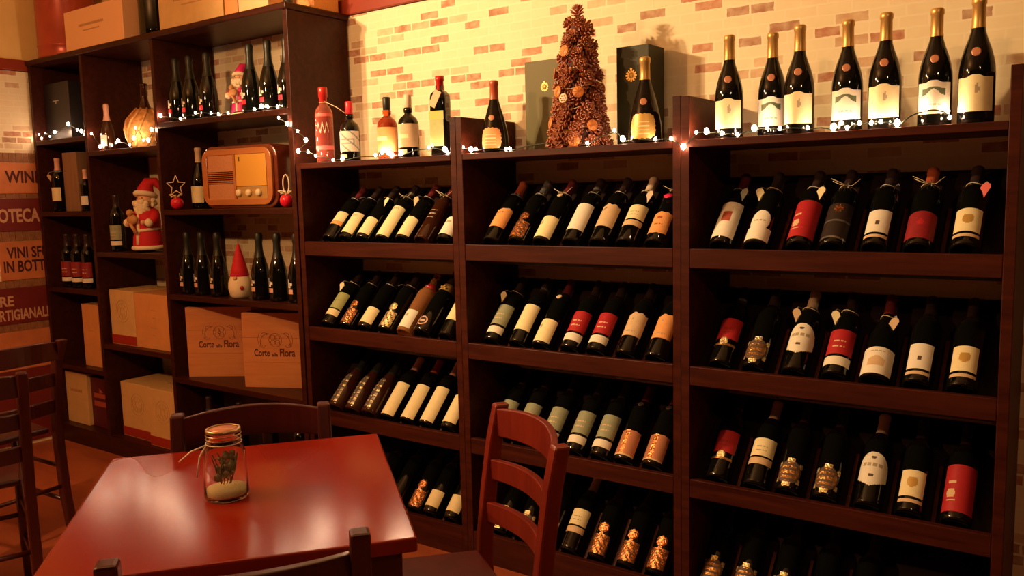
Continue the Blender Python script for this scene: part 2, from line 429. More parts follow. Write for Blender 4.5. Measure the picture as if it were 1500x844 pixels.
def capsule_mesh(kind, m, ring=None, z0=None):
    z0 = z0 or PROF[kind][1]
    def f():
        bm = bmesh.new(); zt = PROF[kind][0][-1][1]
        zs = [z0] + [z for r, z in PROF[kind][0][3:-1] if z > z0 + .001]
        prof = [(radius_at(kind, z) + .0007, z) for z in zs]
        prof.append((prof[-1][0] * .9, zt + .0012)); prof.append((0, zt + .0014))
        mis = [0] * (len(prof) - 1)
        add_lathe(bm, prof, 20, mis=mis)
        if ring:
            zr = z0 + .014
            add_lathe(bm, [(radius_at(kind, zr) + .0012, zr), (radius_at(kind, zr + .008) + .0013, zr + .010)], 20, 1)
        return mesh_of('capsule', bm, [m, ring or m])
    return cached(('c', kind, m, ring, z0), f)

def label_mesh(kind, z0, z1, base, a0=-66, a1=66, top=None, bot=None, pat=None, extra=(), nu=26, nv=18, off=.0006, wide=1.0):
    bm = bmesh.new(); g = []
    for i in range(nu + 1):
        u = i / nu; a = math.radians(a0 + (a1 - a0) * u)
        zt = z1 + (top(u) if top else 0); zb = z0 + (bot(u) if bot else 0)
        row = []
        for j in range(nv + 1):
            z = zb + (zt - zb) * j / nv; r = radius_at(kind, z) * wide + off
            row.append(bm.verts.new((r * math.sin(a), -r * math.cos(a), z)))
        g.append(row)
    for i in range(nu):
        for j in range(nv):
            idx = pat((i + .5) / nu, (j + .5) / nv) if pat else 0
            if idx is None: continue
            f = bm.faces.new((g[i][j], g[i + 1][j], g[i + 1][j + 1], g[i][j + 1])); f.material_index = idx; f.smooth = True
    return mesh_of('label', bm, [base] + list(extra), recalc=False)
# label patterns: (u across, v up) -> material slot or None
def lines_pat(rows, x0=.3, x1=.7, idx=1):
    return lambda u, v: idx if any(abs(v - r) < .03 and x0 < u < x1 and (int(u * 40) % 5 != 0) for r in rows) else 0
def rect_pat(a, b, c, d, idx=1, rows=()):
    l_ = lines_pat(rows)
    return lambda u, v: idx if a < u < b and c < v < d else l_(u, v)
def disc_pat(cu, cv, ru, rv, idx=1, rows=()):
    l_ = lines_pat(rows)
    return lambda u, v: idx if ((u - cu) / ru) ** 2 + ((v - cv) / rv) ** 2 < 1 else l_(u, v)
def oval_only(u, v): return 0 if ((u - .5) / .5) ** 2 + ((v - .5) / .5) ** 2 < 1 else None
def turtle(u, v):
    x, y = (u - .5) / .5, (v - .5) / .5
    if abs(x) < .28 and abs(y) > .72: return 2
    if (x / .95) ** 2 + (y / .82) ** 2 < 1:
        return 1 if ((x / .8) ** 2 + (y / .66) ** 2 > 1 or int((y + 1) * 5.5) % 2 == 0 and abs(x) < .55) else 0
    if abs(abs(x) - .85) < .14 and abs(abs(y) - .55) < .15: return 2
    return None
def ornate(u, v):
    x, y = (u - .5) / .5, v
    if y > .68: return 0 if (x / .55) ** 2 + ((y - .84) / .15) ** 2 < 1 else None
    if y > .62: return 0 if abs(x) < .2 else None
    return (1 if (int(u * 13) + int(v * 17)) % 4 == 0 else 0) if abs(x) < .92 else None
def shield(u, v):
    x, y = (u - .5) / .5, v
    if y > .42:
        return (1 if (abs(y - .62) < .05 and abs(x) < .6 and int(u * 26) % 4) else (2 if x * x / .02 + (y - .84) ** 2 / .0015 < 1 else 0)) if x * x + ((y - .42) / .58) ** 2 < 1 else None
    if y > .22: return 2 if abs(x) < .12 and y < .36 and y > .27 else 0
    return 0 if y > .22 * abs(x) else None
def snowman(u, v):
    x, y = (u - .5) / .5, v
    if y < .42: return 0
    k = (x / .72) ** 2 + ((y - .66) / .34) ** 2 < 1
    return (1 if abs(y - .66) < .025 and abs(x) < .42 and int(u * 26) % 3 else 0) if k else None
def hillpic(u, v):
    if .18 < u < .82 and .48 < v < .80:
        hill = .62 + .12 * math.exp(-((u - .5) / .16) ** 2) - .10 * abs(u - .5)
        return 1 if v > hill else 0
    return 2 if abs(v - .28) < .02 and .3 < u < .7 and int(u * 26) % 3 else 0
def script_pat(u, v):
    return 1 if (abs(v - (.55 + .25 * math.sin(u * 15))) < .1 and .2 < u < .8) or (abs(v - .12) < .05 and .25 < u < .75) else 0
def arch(h): return lambda u: h * (1 - (2 * u - 1) ** 2)
def wavy(h): return lambda u: h * (1 - abs(2 * u - 1)) + .35 * h * math.sin(u * 19)
def vnotch(h): return lambda u: -h * math.exp(-((u - .35) / .1) ** 2) + h * math.exp(-((u - .8) / .12) ** 2)
def bump_top(h): return lambda u: h * math.exp(-((u - .5) / .17) ** 4)

LAB = {   # look -> list of label meshes (part name, kwargs)
 'cream':      [('label', dict(z0=.05, z1=.13, base='paper_cream', extra=('print_grey',), pat=lines_pat((.7, .25))))],
}
def lab(key, kind, **k):
    return cached(('l', key, kind), lambda: label_mesh(kind, **k))
def wine_bottle(kind, X, Y, Z, label, glass='glass_black', cap='foil_dark', ring=None, labels=(), tilt=False, rz=0, group=None, name='wine_bottle',
                neck=None, seal=None, capz=None, scale=1.0, square=0, wide=1.0):
    if tilt: t = thing(name, label, 'bottle', (X, Y, Z), group=group, rot=(-PI / 4, 0, 0))
    else: t = thing(name, label, 'bottle', (X, Y, Z), rz, group)
    t.scale = (scale,) * 3
    link('glass_body', body_mesh(kind, glass, square, wide), t)
    if cap: link('capsule', capsule_mesh(kind, cap, ring, capz), t)
    for key, kw in labels:
        link('label', lab(key, kind, **kw), t)
    if seal:
        z, m_ = seal; r = radius_at(kind, z)
        def f():
            bm = bmesh.new(); slope = math.atan2(radius_at(kind, z - .01) - radius_at(kind, z + .01), .02)
            M = Matrix.Translation((0, -r - .001, z)) @ Matrix.Rotation(-slope, 4, 'X') @ Matrix.Rotation(PI / 2, 4, 'X')
            add_lathe(bm, [(0, .0012), (.0085, .0012), (.0105, .0005), (.0105, -.003), (0, -.003)], 16, M=M); return mesh_of('seal', bm, m_)
        link('seal', cached(('seal', kind, z, m_), f), t)
    for nk in (neck or ()):
        neck_part(t, kind, *nk)
    return t
def neck_part(t, kind, what, m_='paper_cream', side=1):
    zN = {'bordeaux': .226, 'burgundy': .215, 'prosecco': .21, 'squat': .165, 'wide': .185, 'tall_clear': .236, 'magnum': .25}[kind]
    rn = radius_at(kind, zN) + .0022
    if what in ('tag', 'string', 'bow', 'raffia'):
        def f():
            bm = bmesh.new()
            add_tube(bm, [(rn * math.cos(a), rn * math.sin(a), zN + .003 * math.sin(a * 2)) for a in [2 * PI * i / 14 for i in range(14)]], .0011, 5, closed=True)
            if what in ('tag', 'string'):
                p = [(side * rn * .8, -rn * .7, zN), (side * (rn + .006), -rn - .006, zN - .004), (side * (rn + .010), -rn - .014, zN - .018)]
                add_tube(bm, p, .0009, 5)
            if what in ('bow', 'raffia'):
                for k in range(6 if what == 'raffia' else 4):
                    a = -PI / 2 + (k - 2.5) * .5
                    add_tube(bm, [(0, -rn, zN), (.018 * math.cos(a * 1.0 + k), -rn - .006, zN + .008 * math.sin(k * 2)), (.040 * math.cos(a + k), -rn - .010 - .003 * k, zN + .016 * math.cos(k * 3) - .006)], .0010, 5)
            return mesh_of('neck_string', bm, 'twine' if what != 'string' else 'ribbon_silver')
        s = link('neck_string', cached(('ns', kind, what, side), f), t)
        if what == 'tag':
            def g():
                bm = bmesh.new()
                M = Matrix.Translation((side * (rn + .010), -rn - .015, zN - .018)) @ Matrix.Rotation(side * .45, 4, 'Y') @ Matrix.Rotation(.30, 4, 'X')
                pts = [(-.011, -.052), (.011, -.052), (.011, -.007), (.005, 0), (-.005, 0), (-.011, -.007)]
                a = [bm.verts.new(M @ Vector((x, 0, z))) for x, z in pts]; b = [bm.verts.new(M @ Vector((x, .001, z))) for x, z in pts]
                bm.faces.new(a); bm.faces.new(b[::-1])
                for i in range(6): bm.faces.new((a[i], b[i], b[(i + 1) % 6], a[(i + 1) % 6]))
                return mesh_of('neck_tag', bm, m_)
            link('neck_tag', cached(('nt', kind, side, m_), g), t)
    if what == 'sticker':
        def g():
            bm = bmesh.new(); M = Matrix.Translation((0, -.043, .182)) @ Matrix.Rotation(PI / 2 - .35, 4, 'X')
            add_lathe(bm, [(0, .0008), (.0155, .0008), (.0155, -.0008), (0, -.0008)], 20, M=M); return mesh_of('round_tag', bm, 'sticker_pink')
        link('round_tag', cached(('st', kind), g), t)
    if what == 'band':
        def g():
            bm = bmesh.new(); z = PROF[kind][1]
            add_lathe(bm, [(radius_at(kind, z - .016) + .001, z - .016), (radius_at(kind, z) + .001, z), (radius_at(kind, z + .010) + .0012, z + .010)], 20); return mesh_of('neck_band', bm, m_)
        link('neck_band', cached(('nb', kind, m_), g), t)
    if what == 'collar':
        def g():
            bm = bmesh.new(); z = .232; r = radius_at(kind, z)
            add_lathe(bm, [(radius_at(kind, z - .02) + .001, z - .02), (radius_at(kind, z + .02) + .001, z + .02)], 20)
            for k in range(5):
                a = PI / 2 + k * 2 * PI / 5; 
                add_box(bm, -.004, .004, -.001, .001, 0, .016, 0, Matrix.Translation((0, -r - .004, z - .01)) @ Matrix.Rotation(a, 4, 'Y'))
            return mesh_of('star_collar', bm, m_)
        link('star_collar', cached(('co', kind, m_), g), t)
    if what == 'silver_drip':
        pass

# label looks -----------------------------------------------------------------
def L_cream(z0, z1, a=62, rows=(.7, .3), key='', base='paper_cream', top=None, ink='print_grey', pat=None):
    return [(('cream', z0, z1, a, rows, key, base), dict(z0=z0, z1=z1, base=base, extra=(ink, 'print_dark'), a0=-a, a1=a, top=top, pat=pat or lines_pat(rows)))]
def L_two(up, lo, mup, mlo, ink='paper_tan', rows=(.55, .3)):
    return [(('two', up, mup), dict(z0=up[0], z1=up[1], base=mup, extra=(ink,), a0=-66, a1=66, pat=lines_pat(rows))),
            (('twolo', lo, mlo), dict(z0=lo[0], z1=lo[1], base=mlo, extra=('print_grey',), a0=-66, a1=66))]
def L_sun(): return [(('sun',), dict(z0=.042, z1=.121, base='paper_cream', extra=('print_gold', 'print_grey'), a0=-52, a1=52, pat=disc_pat(.5, .55, .2, .2))),
                     (('sunlo',), dict(z0=.024, z1=.034, base='paper_tan', a0=-52, a1=52))]
def L_motif(): return [(('motif',), dict(z0=.037, z1=.118, base='paper_white', extra=('print_dark', 'print_grey'), a0=-50, a1=50, pat=disc_pat(.5, .42, .09, .09))),
                       (('motiflo',), dict(z0=.019, z1=.029, base='paper_tan', a0=-50, a1=50))]
def L_redmed(): return [(('redmed',), dict(z0=.083, z1=.158, base='paper_red', extra=('paper_wine', 'foil_gold'), a0=-64, a1=64, pat=lines_pat((.5, .3)))),
                        (('med',), dict(z0=.060, z1=.086, base='gold_relief', a0=-20, a1=20, pat=oval_only, off=.0014)),
                        (('medband',), dict(z0=.058, z1=.066, base='bronze_relief', a0=-60, a1=60))]
def L_turtle(): return [(('turtle',), dict(z0=.008, z1=.098, base='bronze_relief', extra=('print_dark', 'gold_relief'), a0=-58, a1=58, pat=turtle, nu=40, nv=36))]
def L_ornate(m_='copper_relief'): return [(('ornate', m_), dict(z0=.010, z1=.122, base=m_, extra=('print_dark',), a0=-55, a1=55, pat=ornate, nu=34, nv=34))]
def L_shield(): return [(('shield',), dict(z0=.052, z1=.158, base='paper_white', extra=('print_grey', 'print_dark'), a0=-74, a1=74, pat=shield, nu=44, nv=40))]
def L_redcream(): return L_two((.062, .146), (.025, .054), 'paper_red', 'paper_white')
def L_greencream(): return L_two((.064, .151), (.027, .055), 'paper_green', 'paper_white')
def L_creamtan(): return L_two((.090, .150), (.062, .084), 'paper_cream', 'paper_tan', 'print_grey')
def L_tanwave(m_='paper_tan'): return [(('tanwave', m_), dict(z0=.064, z1=.150, base=m_, extra=('print_grey',), a0=-64, a1=64, top=wavy(.007), pat=disc_pat(.42, .72, .06, .06, rows=(.2,))))]
def L_bigred(): return [(('bigred',), dict(z0=.020, z1=.158, base='paper_red', extra=('paper_tan',), a0=-72, a1=72, nu=40, nv=40,
                         pat=lambda u, v: 1 if (abs(u - .30) < .13 - .5 * abs(v - .38) and .30 < v < .47 and v - .30 < .17) or (abs(v - .62) < .02 and .2 < u < .42) or (abs(v - .24) < .015 and .2 < u < .45) else 0))]
def L_strip(): return [(('strip',), dict(z0=.018, z1=.160, base='gold_relief', extra=('foil_silver', 'print_dark'), a0=-24, a1=24, nu=10, nv=40,  # metallic gold, silver and dark streaks up the bottle front
                        pat=lambda u, v: (2 if .40 < u < .6 or int(v * 31 + (5 if u > .5 else 0)) % 4 == 0 else (1 if int(v * 17) % 3 else 0)), off=.0008))]
def L_square(): return [(('square',), dict(z0=.010, z1=.100, base='paper_cream', extra=('print_grey',), a0=-58, a1=62, top=arch(.003), pat=rect_pat(.20, .36, .62, .80)))]

# what stands in each slot of the racks: (kind, glass, capsule, ring, labels, neck parts, seal, words)
B = 'glass_black'
T = 'tag'
def S(words, labels=(), cap='foil_dark', ring=None, neck=(), seal=None, kind='bordeaux', glass=B, **kw):
    return dict(words=words, labels=list(labels), cap=cap, ring=ring, neck=list(neck), seal=seal, kind=kind, glass=glass, kw=kw)
STOCK = {
 (1, 1): [
  S('cream and orange label', L_cream(.085, .135, 60, (), 'a') + [(('ob',), dict(z0=.066, z1=.0845, base='paper_orange', a0=-60, a1=60))], 'foil_wine', neck=[('string',)]),
  S('tall cream label and grey string', L_cream(.022, .128, 60, (.85,), 'b'), neck=[('string', '', -1)]),
  S('short cream label and cream tag', L_cream(.018, .098, 60, (), 'c', top=arch(.006)), neck=[(T, 'paper_cream', 1)]),
  S('very tall cream label and ribbon', L_cream(.010, .158, 64, (.9,), 'd', top=arch(.005)), ring='foil_silver', neck=[('bow',)]),
  S('cream label and cream neck tag', L_cream(.012, .097, 60, (), 'e', top=arch(.008)), 'foil_wine', neck=[(T, 'paper_tan', -1)]),
  S('brown glass and no label', [(('grey',), dict(z0=.09, z1=.15, base='glass_brown', extra=('print_grey',), a0=-40, a1=40, pat=lines_pat((.8, .5, .2), .2, .8)))], 'foil_wine', glass='glass_brown', neck=[('raffia',)]),
  S('white label with small grey emblem', L_cream(.018, .100, 64, (), 'g', 'paper_white', pat=rect_pat(.35, .6, .68, .76)), 'foil_brick', neck=[(T, 'paper_cream', 1)]),
 ],
 (1, 2): [
  S('orange label', [(('or',), dict(z0=.056, z1=.141, base='paper_orange', extra=('print_brick',), a0=-64, a1=64, top=vnotch(.005), pat=lines_pat((.8,), .2, .6)))], 'foil_brick', neck=[('string',)]),
  S('glittering copper relief label', L_ornate(), 'foil_silver', neck=[('string',)]),
  S('yellow label with a square stamp', L_square(), 'foil_wine', neck=[('bow',)], seal=(.205, 'foil_tan')),
  S('tall white label', L_cream(.044, .158, 62, (), 'h', 'paper_white', top=arch(.002)), ring='foil_silver', neck=[('string', '', 1)]),
  S('tan label with a notched top', [(('wt',), dict(z0=.058, z1=.148, base='paper_tan', extra=('print_dark',), a0=-62, a1=62, top=wavy(.008), pat=rect_pat(.2, .42, .78, .84)))], neck=[('string',)]),
  S('cream label above a tan band', L_creamtan(), 'foil_tan', neck=[(T, 'foil_tan', 1)]),
  S('orange tan label and round pink tag', [(('ot',), dict(z0=.032, z1=.114, base='paper_orange', extra=('print_brick',), a0=-56, a1=56, top=wavy(.004), bot=wavy(-.003), pat=disc_pat(.45, .72, .14, .06, rows=(.4,))))], neck=[('bow',), ('sticker',)]),
 ],
 (1, 3): [
  S('white label with a dark red rectangle', [(('wr',), dict(z0=.018, z1=.155, base='paper_white', extra=('print_brick', 'print_grey'), a0=-60, a1=64, pat=rect_pat(.30, .66, .42, .72)))], 'foil_wine', neck=[(T, 'paper_grey', 1)]),
  S('white label shaped like a snowman', [(('sn',), dict(z0=.008, z1=.120, base='paper_white', extra=('print_grey',), a0=-66, a1=66, pat=snowman, nu=40, nv=40))], neck=[(T, 'paper_cream', -1)]),
  S('large red label with white emblem', L_bigred(), neck=[(T, 'paper_cream', 1)]),
  S('black label with an orange flower', [(('fl',), dict(z0=.015, z1=.145, base='paper_dark', extra=('copper_relief', 'foil_silver'), a0=-66, a1=66, nu=40, nv=40,
      pat=lambda u, v: 1 if ((u - .5) / .16) ** 2 + ((v - .86) / .12) ** 2 < 1 - .5 * (math.sin(9 * math.atan2(v - .86, u - .5)) > .2) else (2 if abs(v - .5) < .018 or abs(v - .03) < .02 else 0)))], neck=[('raffia',)]),
  S('small white label with tiny motif', L_motif(), neck=[('string',)]),
  S('dark red label and raffia bow', [(('dr',), dict(z0=.018, z1=.108, base='paper_wine', extra=('paper_red', 'paper_pink'), a0=-66, a1=66, top=arch(.004), pat=disc_pat(.5, .6, .1, .1)))], 'foil_brick', neck=[('raffia',)]),
  S('cream label with a gold sun', L_sun(), neck=[(T, 'paper_pink', 1)]),
 ],
 (2, 1): [
  S('olive label above a cream band', L_two((.075, .156), (.040, .069), 'paper_olive', 'paper_cream', 'paper_green', (.5,)), neck=[(T, 'paper_cream', -1)]),
  S('copper relief label', L_ornate(), neck=[('string',)]),
  S('large cream label and silver ribbon', L_cream(.018, .091, 64, (), 'j', top=arch(.003)), neck=[('string', '', 1)]),
  S('gold relief label in two pieces', L_ornate('gold_relief'), neck=[('string', '', -1)]),
  S('pale pink label on orange rosé glass', L_cream(.014, .097, 52, (), 'k', 'paper_white', pat=disc_pat(.42, .7, .09, .1)), None, glass='glass_rose', neck=[('band', 'cap_pinkred'), ('string', '', 1)], name='rose_bottle'),
  S('gold star collar and round red emblem', [(('em',), dict(z0=.024, z1=.066, base='paper_dark', extra=('foil_pink',), a0=-30, a1=30, nu=24, nv=20, pat=lambda u, v: (1 if .62 < ((u - .5) ** 2 + (v - .5) ** 2) * 4 < 1 or abs(v - .5) < .1 and abs(u - .5) < .25 else (0 if ((u - .5) ** 2 + (v - .5) ** 2) * 4 < .62 else None))))],
    'foil_dark', kind='magnum', neck=[('collar', 'foil_gold')], scale=.95),
  S('cream label with a notched edge', L_cream(.066, .156, 60, (), 'l', top=arch(-.006)), neck=[(T, 'paper_tan', 1)]),
 ],
 (2, 2): [
  S('grey green label above a cream band', L_greencream(), neck=[(T, 'paper_cream', -1)]),
  S('tall plain cream label', L_cream(.050, .159, 62, (), 'm', top=arch(.002)), ring='foil_silver'),
  S('yellow label with a square stamp', L_square(), 'foil_wine', seal=(.205, 'foil_tan')),
  S('red label above a cream band, beside the yellow label', L_redcream()),
  S('red label above a cream band, beside the tan label', L_redcream()),
  S('tan label with a wavy top', L_tanwave()),
  S('orange tan label with a wavy top', L_tanwave('paper_orange')),
 ],
 (2, 3): [
  S('red label and gold medallion', L_redmed(), ring='foil_silver'),
  S('bronze beetle shaped relief label', L_turtle(), seal=None),
  S('white shield shaped label and beige capsule', L_shield(), 'foil_tan', neck=[(T, 'paper_tan', -1)], kind='burgundy_shield'),
  S('red label above a cream band and cream tag', L_redcream(), neck=[(T, 'paper_cream', -1)]),
  S('wide white label with a drawn house', [(('house',), dict(z0=.006, z1=.088, base='paper_white', extra=('print_grey', 'paper_tan'), a0=-70, a1=70, top=arch(.004), nu=40, nv=30,
      pat=lambda u, v: 1 if abs(v - .85) < .03 and .3 < u < .7 and int(u * 40) % 4 else (2 if (.3 < v < .55 and .28 < u < .72) or (.55 <= v < .68 and abs(u - .5) < .22 - (v - .55) * 1.5) else 0)))], 'foil_wine', kind='burgundy', neck=[(T, 'paper_tan', 1)]),
  S('small white label with tiny motif', L_motif()),
  S('cream label with a gold sun', L_sun()),
 ],
 (3, 1): [
  S('gold streaked strip, nearest the bookcase', L_strip(), kind='prosecco', cap='foil_green', glass='glass_brown'),
  S('silver streaked strip, between two alike', L_strip(), kind='prosecco', cap='foil_green', glass='glass_brown'),
  S('silver streaked strip beside a cream label', L_strip(), kind='prosecco', cap='foil_green', glass='glass_brown'),
  S('tall cream label and pink capsule', L_cream(.008, .158, 62, (), 'n'), 'foil_pink'),
  S('tall cream label and copper capsule', L_cream(.008, .161, 62, (), 'o'), 'foil_brick'),
  S('tall cream label and dusky capsule', L_cream(.010, .164, 62, (), 'p'), 'foil_pink'),
  S('tapered cream label', L_cream(.020, .139, 60, (), 'q')),
 ],
 (3, 2): [
  S('grey green label behind the chair post', L_greencream()),
  S('grey green label behind the chair rail', L_greencream()),
  S('grey green label just past the chair rail', L_greencream()),
  S('grey green label above cream band, beside a chair', L_greencream()),
  S('grey green label above cream band, beside copper', L_greencream()),
  S('copper brown label and silver seal', [(('cb',), dict(z0=.013, z1=.104, base='seal_copper', extra=('copper_relief', 'paper_tan'), a0=-64, a1=64, top=wavy(.003), pat=lambda u, v: 2 if v < .05 else (1 if .35 < u < .55 else 0)))], 'foil_wine', seal=(.212, 'foil_silver')),
  S('copper brown label and silver seal', [(('cb',), dict(z0=.013, z1=.104, base='seal_copper', extra=('copper_relief', 'paper_tan'), a0=-64, a1=64, top=wavy(.003), pat=lambda u, v: 2 if v < .05 else (1 if .35 < u < .55 else 0)))], 'foil_wine', seal=(.212, 'foil_silver')),
 ],
 (3, 3): [
  S('red label and gold medallion', L_redmed(), ring='foil_silver'),
  S('cream label above a tan band and beige capsule', L_creamtan(), 'foil_tan'),
  S('bronze beetle label', L_turtle()),
  S('bronze beetle label', L_turtle()),
  S('white shield shaped label and beige capsule', L_shield(), 'foil_tan'),
  S('cream label with a gold sun', L_sun()),
  S('large red label with white emblem', L_bigred()),
 ],
 (4, 1): [
  S('dark glass, beside the table corner', (), 'foil_green'),
  S('dark glass, half behind the table edge', (), 'foil_green'),
  S('copper relief label', L_ornate(), seal=None),
  S('small cream label', L_cream(.026, .094, 60, (), 'r')),
  S('small cream label', L_cream(.026, .094, 60, (), 'r')),
 ],
 (4, 2): [
  S('bronze beetle label behind the chair post', L_turtle()),
  S('bronze beetle label seen through the chair', L_turtle()),
  S('dark glass behind the chair upright', L_turtle()),
  S('cream label above a tan band and beige capsule', L_creamtan(), 'foil_tan'),
  S('copper relief label', L_ornate()),
  S('copper relief label', L_ornate()),
  S('copper relief label', L_ornate()),
 ],
 (4, 3): [
  S('bronze beetle label', L_turtle()), S('bronze beetle label', L_turtle()), S('bronze beetle label', L_turtle()),
  S('no visible label', ()), S('no visible label', ()),
 ],
}
ROWN = {1: 'top row', 2: 'second row', 3: 'third row', 4: 'bottom row'}
BAYN = {1: 'rack by bookcase', 2: 'middle rack', 3: 'far rack'}
ORD = ['first', 'second', 'third', 'fourth', 'fifth', 'sixth', 'seventh']
for (row, bay), specs in STOCK.items():
    xs = RX[bay][row]; L = LIP[row]
    for i, (x, s) in enumerate(zip(xs, specs)):
        kind = 'bordeaux' if s['kind'] == 'burgundy_shield' else s['kind']
        r0 = PROF[kind][0][4][0] * s['kw'].get('scale', 1)
        # the bottle lies on the 45 degree board with its foot against the lip
        e = (r0 - .0375) * S2
        words = s['words'].split(',')[0]
        lb = 'bottle with %s, %s, %s, %s' % (words, ORD[i], ROWN[row], BAYN[bay])
        kw = dict(s['kw']); nm = kw.pop('name', 'wine_bottle')
        wine_bottle(kind, x, .0315 + .004 * (i % 2) * 0 - e + .001, L - .001 + e + .001, lb, s['glass'], s['cap'], s['ring'], s['labels'], True, 0,
                    'slanted bottles in %s of %s' % (ROWN[row], BAYN[bay]), nm, s['neck'], s['seal'], **kw)

# bottles standing on top of the racks
def Lb(kind, **k): return [(('b', tuple(sorted((a, str(b)) for a, b in k.items()))), k)]
PIC = [(('pic',), dict(z0=.030, z1=.108, base='paper_white', extra=('print_green', 'print_grey'), a0=-62, a1=62, top=bump_top(.006), pat=hillpic, nu=40, nv=36))]
YEL = [(('yel',), dict(z0=.028, z1=.108, base='paper_cream', extra=('print_grey',), a0=-62, a1=62, top=bump_top(.006), pat=disc_pat(.55, .62, .05, .14)))]
for i, (x, y, l_, h, w) in enumerate([(-.919, .055, YEL, .995, 'cream label at the near end beside the tall panel'), (-.812, .115, PIC, 1.0, 'landscape label, standing half behind its neighbour'), (-.716, .052, YEL, 1.0, 'cream label, touching a landscape label bottle'),
                        (-.590, .058, PIC, .99, 'landscape label, alone between two cream labels'), (-.495, .058, YEL, 1.01, 'cream label, beside the looping light wire start'), (-.375, .058, PIC, .99, 'landscape label behind the arched light wire'), (-.282, .058, YEL, 1.03, 'cream label, last and tallest before the end panel')]):
    wine_bottle('burgundy', x, y, TOPZ, 'gold capped bottle with ' + w, B, 'foil_gold', None, l_, False, math.radians(14 - 2 * i), 'gold capped bottles standing on the far rack', 'wine_bottle', (), (.168, 'seal_copper'), scale=h)

t = wine_bottle('tall_clear', -2.636, .05, TOPZ, 'tall clear bottle of pink liqueur with red cap standing by the bookcase', 'glass_pink', None, None,
    [(('pk1',), dict(z0=.185, z1=.198, base='paper_pink', a0=-60, a1=60)), (('pk2',), dict(z0=.052, z1=.068, base='paper_pink', a0=-75, a1=75)),
     (('pk3',), dict(z0=.115, z1=.165, base='paper_white', a0=-45, a1=30, nu=30, nv=20, pat=lambda u, v: 0 if abs(v - (.5 + .32 * math.sin(u * 17))) < .13 else None))],
    False, math.radians(45), None, 'liqueur_bottle')
bm = bmesh.new(); add_lathe(bm, [(.0145, .238), (.0155, .240), (.0155, .262), (.0185, .264), (.0185, .302), (.017, .304), (0, .304)], 20); obj('cap', bm, 'foil_red', t)
bm = bmesh.new(); add_lathe(bm, [(0, .010), (.031, .009), (.0325, .014), (.0325, .190), (.028, .206), (0, .207)], 20); obj('liquid', bm, 'liquid_red', t)
bm = bmesh.new(); add_tube(bm, [(.02, -.01, .245), (.06, -.02, .232), (.11, -.03, .214), (.145, -.02, .190)], .0016, 6); add_tube(bm, [(.0158 * math.cos(a), .0158 * math.sin(a), .243) for a in [2 * PI * k / 12 for k in range(12)]], .0014, 5, closed=True)
tw = obj('neck_twine', bm, 'twine', t, rot=(0, 0, -math.radians(45)))
def squat(x, glass, capm, l_, lb, stop='capsule', y=.052):
    t = wine_bottle('squat', x, y, TOPZ, lb, glass, None, None, l_, False, math.radians(20), None, 'spirit_bottle')
    bm = bmesh.new(); add_lathe(bm, [(.0138, .186), (.0150, .188), (.0152, .232), (.013, .236), (0, .236)], 20); obj('stopper', bm, capm, t)
    return t
diag = lambda u, v: 1 if abs((u * 1.2 + v) % .5 - .25) < .05 or (abs(v - .5) < .12 and .2 < u < .8 and not (abs(v - .5) < .07 and .25 < u < .75)) else 0
squat(-2.491, B, 'cap_pinkred', [(('g1',), dict(z0=.038, z1=.118, base='paper_white', extra=('paper_grey',), a0=-85, a1=85, nu=44, nv=30, pat=diag)), (('g2',), dict(z0=.012, z1=.026, base='paper_cream', a0=-62, a1=5))], 'black spirit bottle with patterned cream label and pink red stopper')
t = squat(-2.285, 'glass_amber', 'foil_green', [(('am1',), dict(z0=.028, z1=.120, base='paper_orange', extra=('paper_cream',), a0=-85, a1=85, pat=rect_pat(.05, .62, .42, .62)))], 'amber spirit bottle with orange label beside the black one')
bm = bmesh.new(); add_lathe(bm, [(0, .009), (.035, .008), (.0365, .014), (.0365, .117), (.034, .132), (.026, .146), (0, .148)], 20); obj('liquid', bm, 'liquid_red', t)
squat(-2.176, B, 'foil_tan', [(('bc1',), dict(z0=.038, z1=.126, base='paper_tan', extra=('paper_cream', 'seal_copper'), a0=-85, a1=85, pat=rect_pat(.05, .6, .38, .58))), (('bc2',), dict(z0=.012, z1=.030, base='paper_cream', a0=-62, a1=10))], 'black spirit bottle with copper tan label beside the amber one')
# square bottle
t = thing('spirit_bottle', 'square black bottle with red cap and yellow green label by the rack divider', 'bottle', (-2.018, .055, TOPZ), math.radians(12))
bm = bmesh.new(); add_lathe(bm, [(0, .006), (.026, .003), (.029, 0), (.031, .004), (.031, .205), (.029, .222), (.020, .234), (.0135, .238), (.013, .255), (0, .255)], 32, square=7); obj('glass_body', bm, B, t)
bm = bmesh.new(); add_lathe(bm, [(.0138, .236), (.0145, .238), (.0145, .270), (.0165, .272), (.0165, .288), (0, .289)], 20); obj('cap', bm, 'foil_red', t)
box_part('label', -.029, .027, -.0322, -.0314, .035, .130, 'paper_olive', t, 0); box_part('label', -.030, .028, -.0325, -.0316, .130, .162, 'paper_yellow', t, 0)
bm = bmesh.new(); add_box(bm, -.014, .014, -.001, .001, -.062, 0, 0, Matrix.Translation((.012, -.036, .232)) @ Matrix.Rotation(.5, 4, 'Y')); obj('neck_tag', bm, 'paper_tan', t)
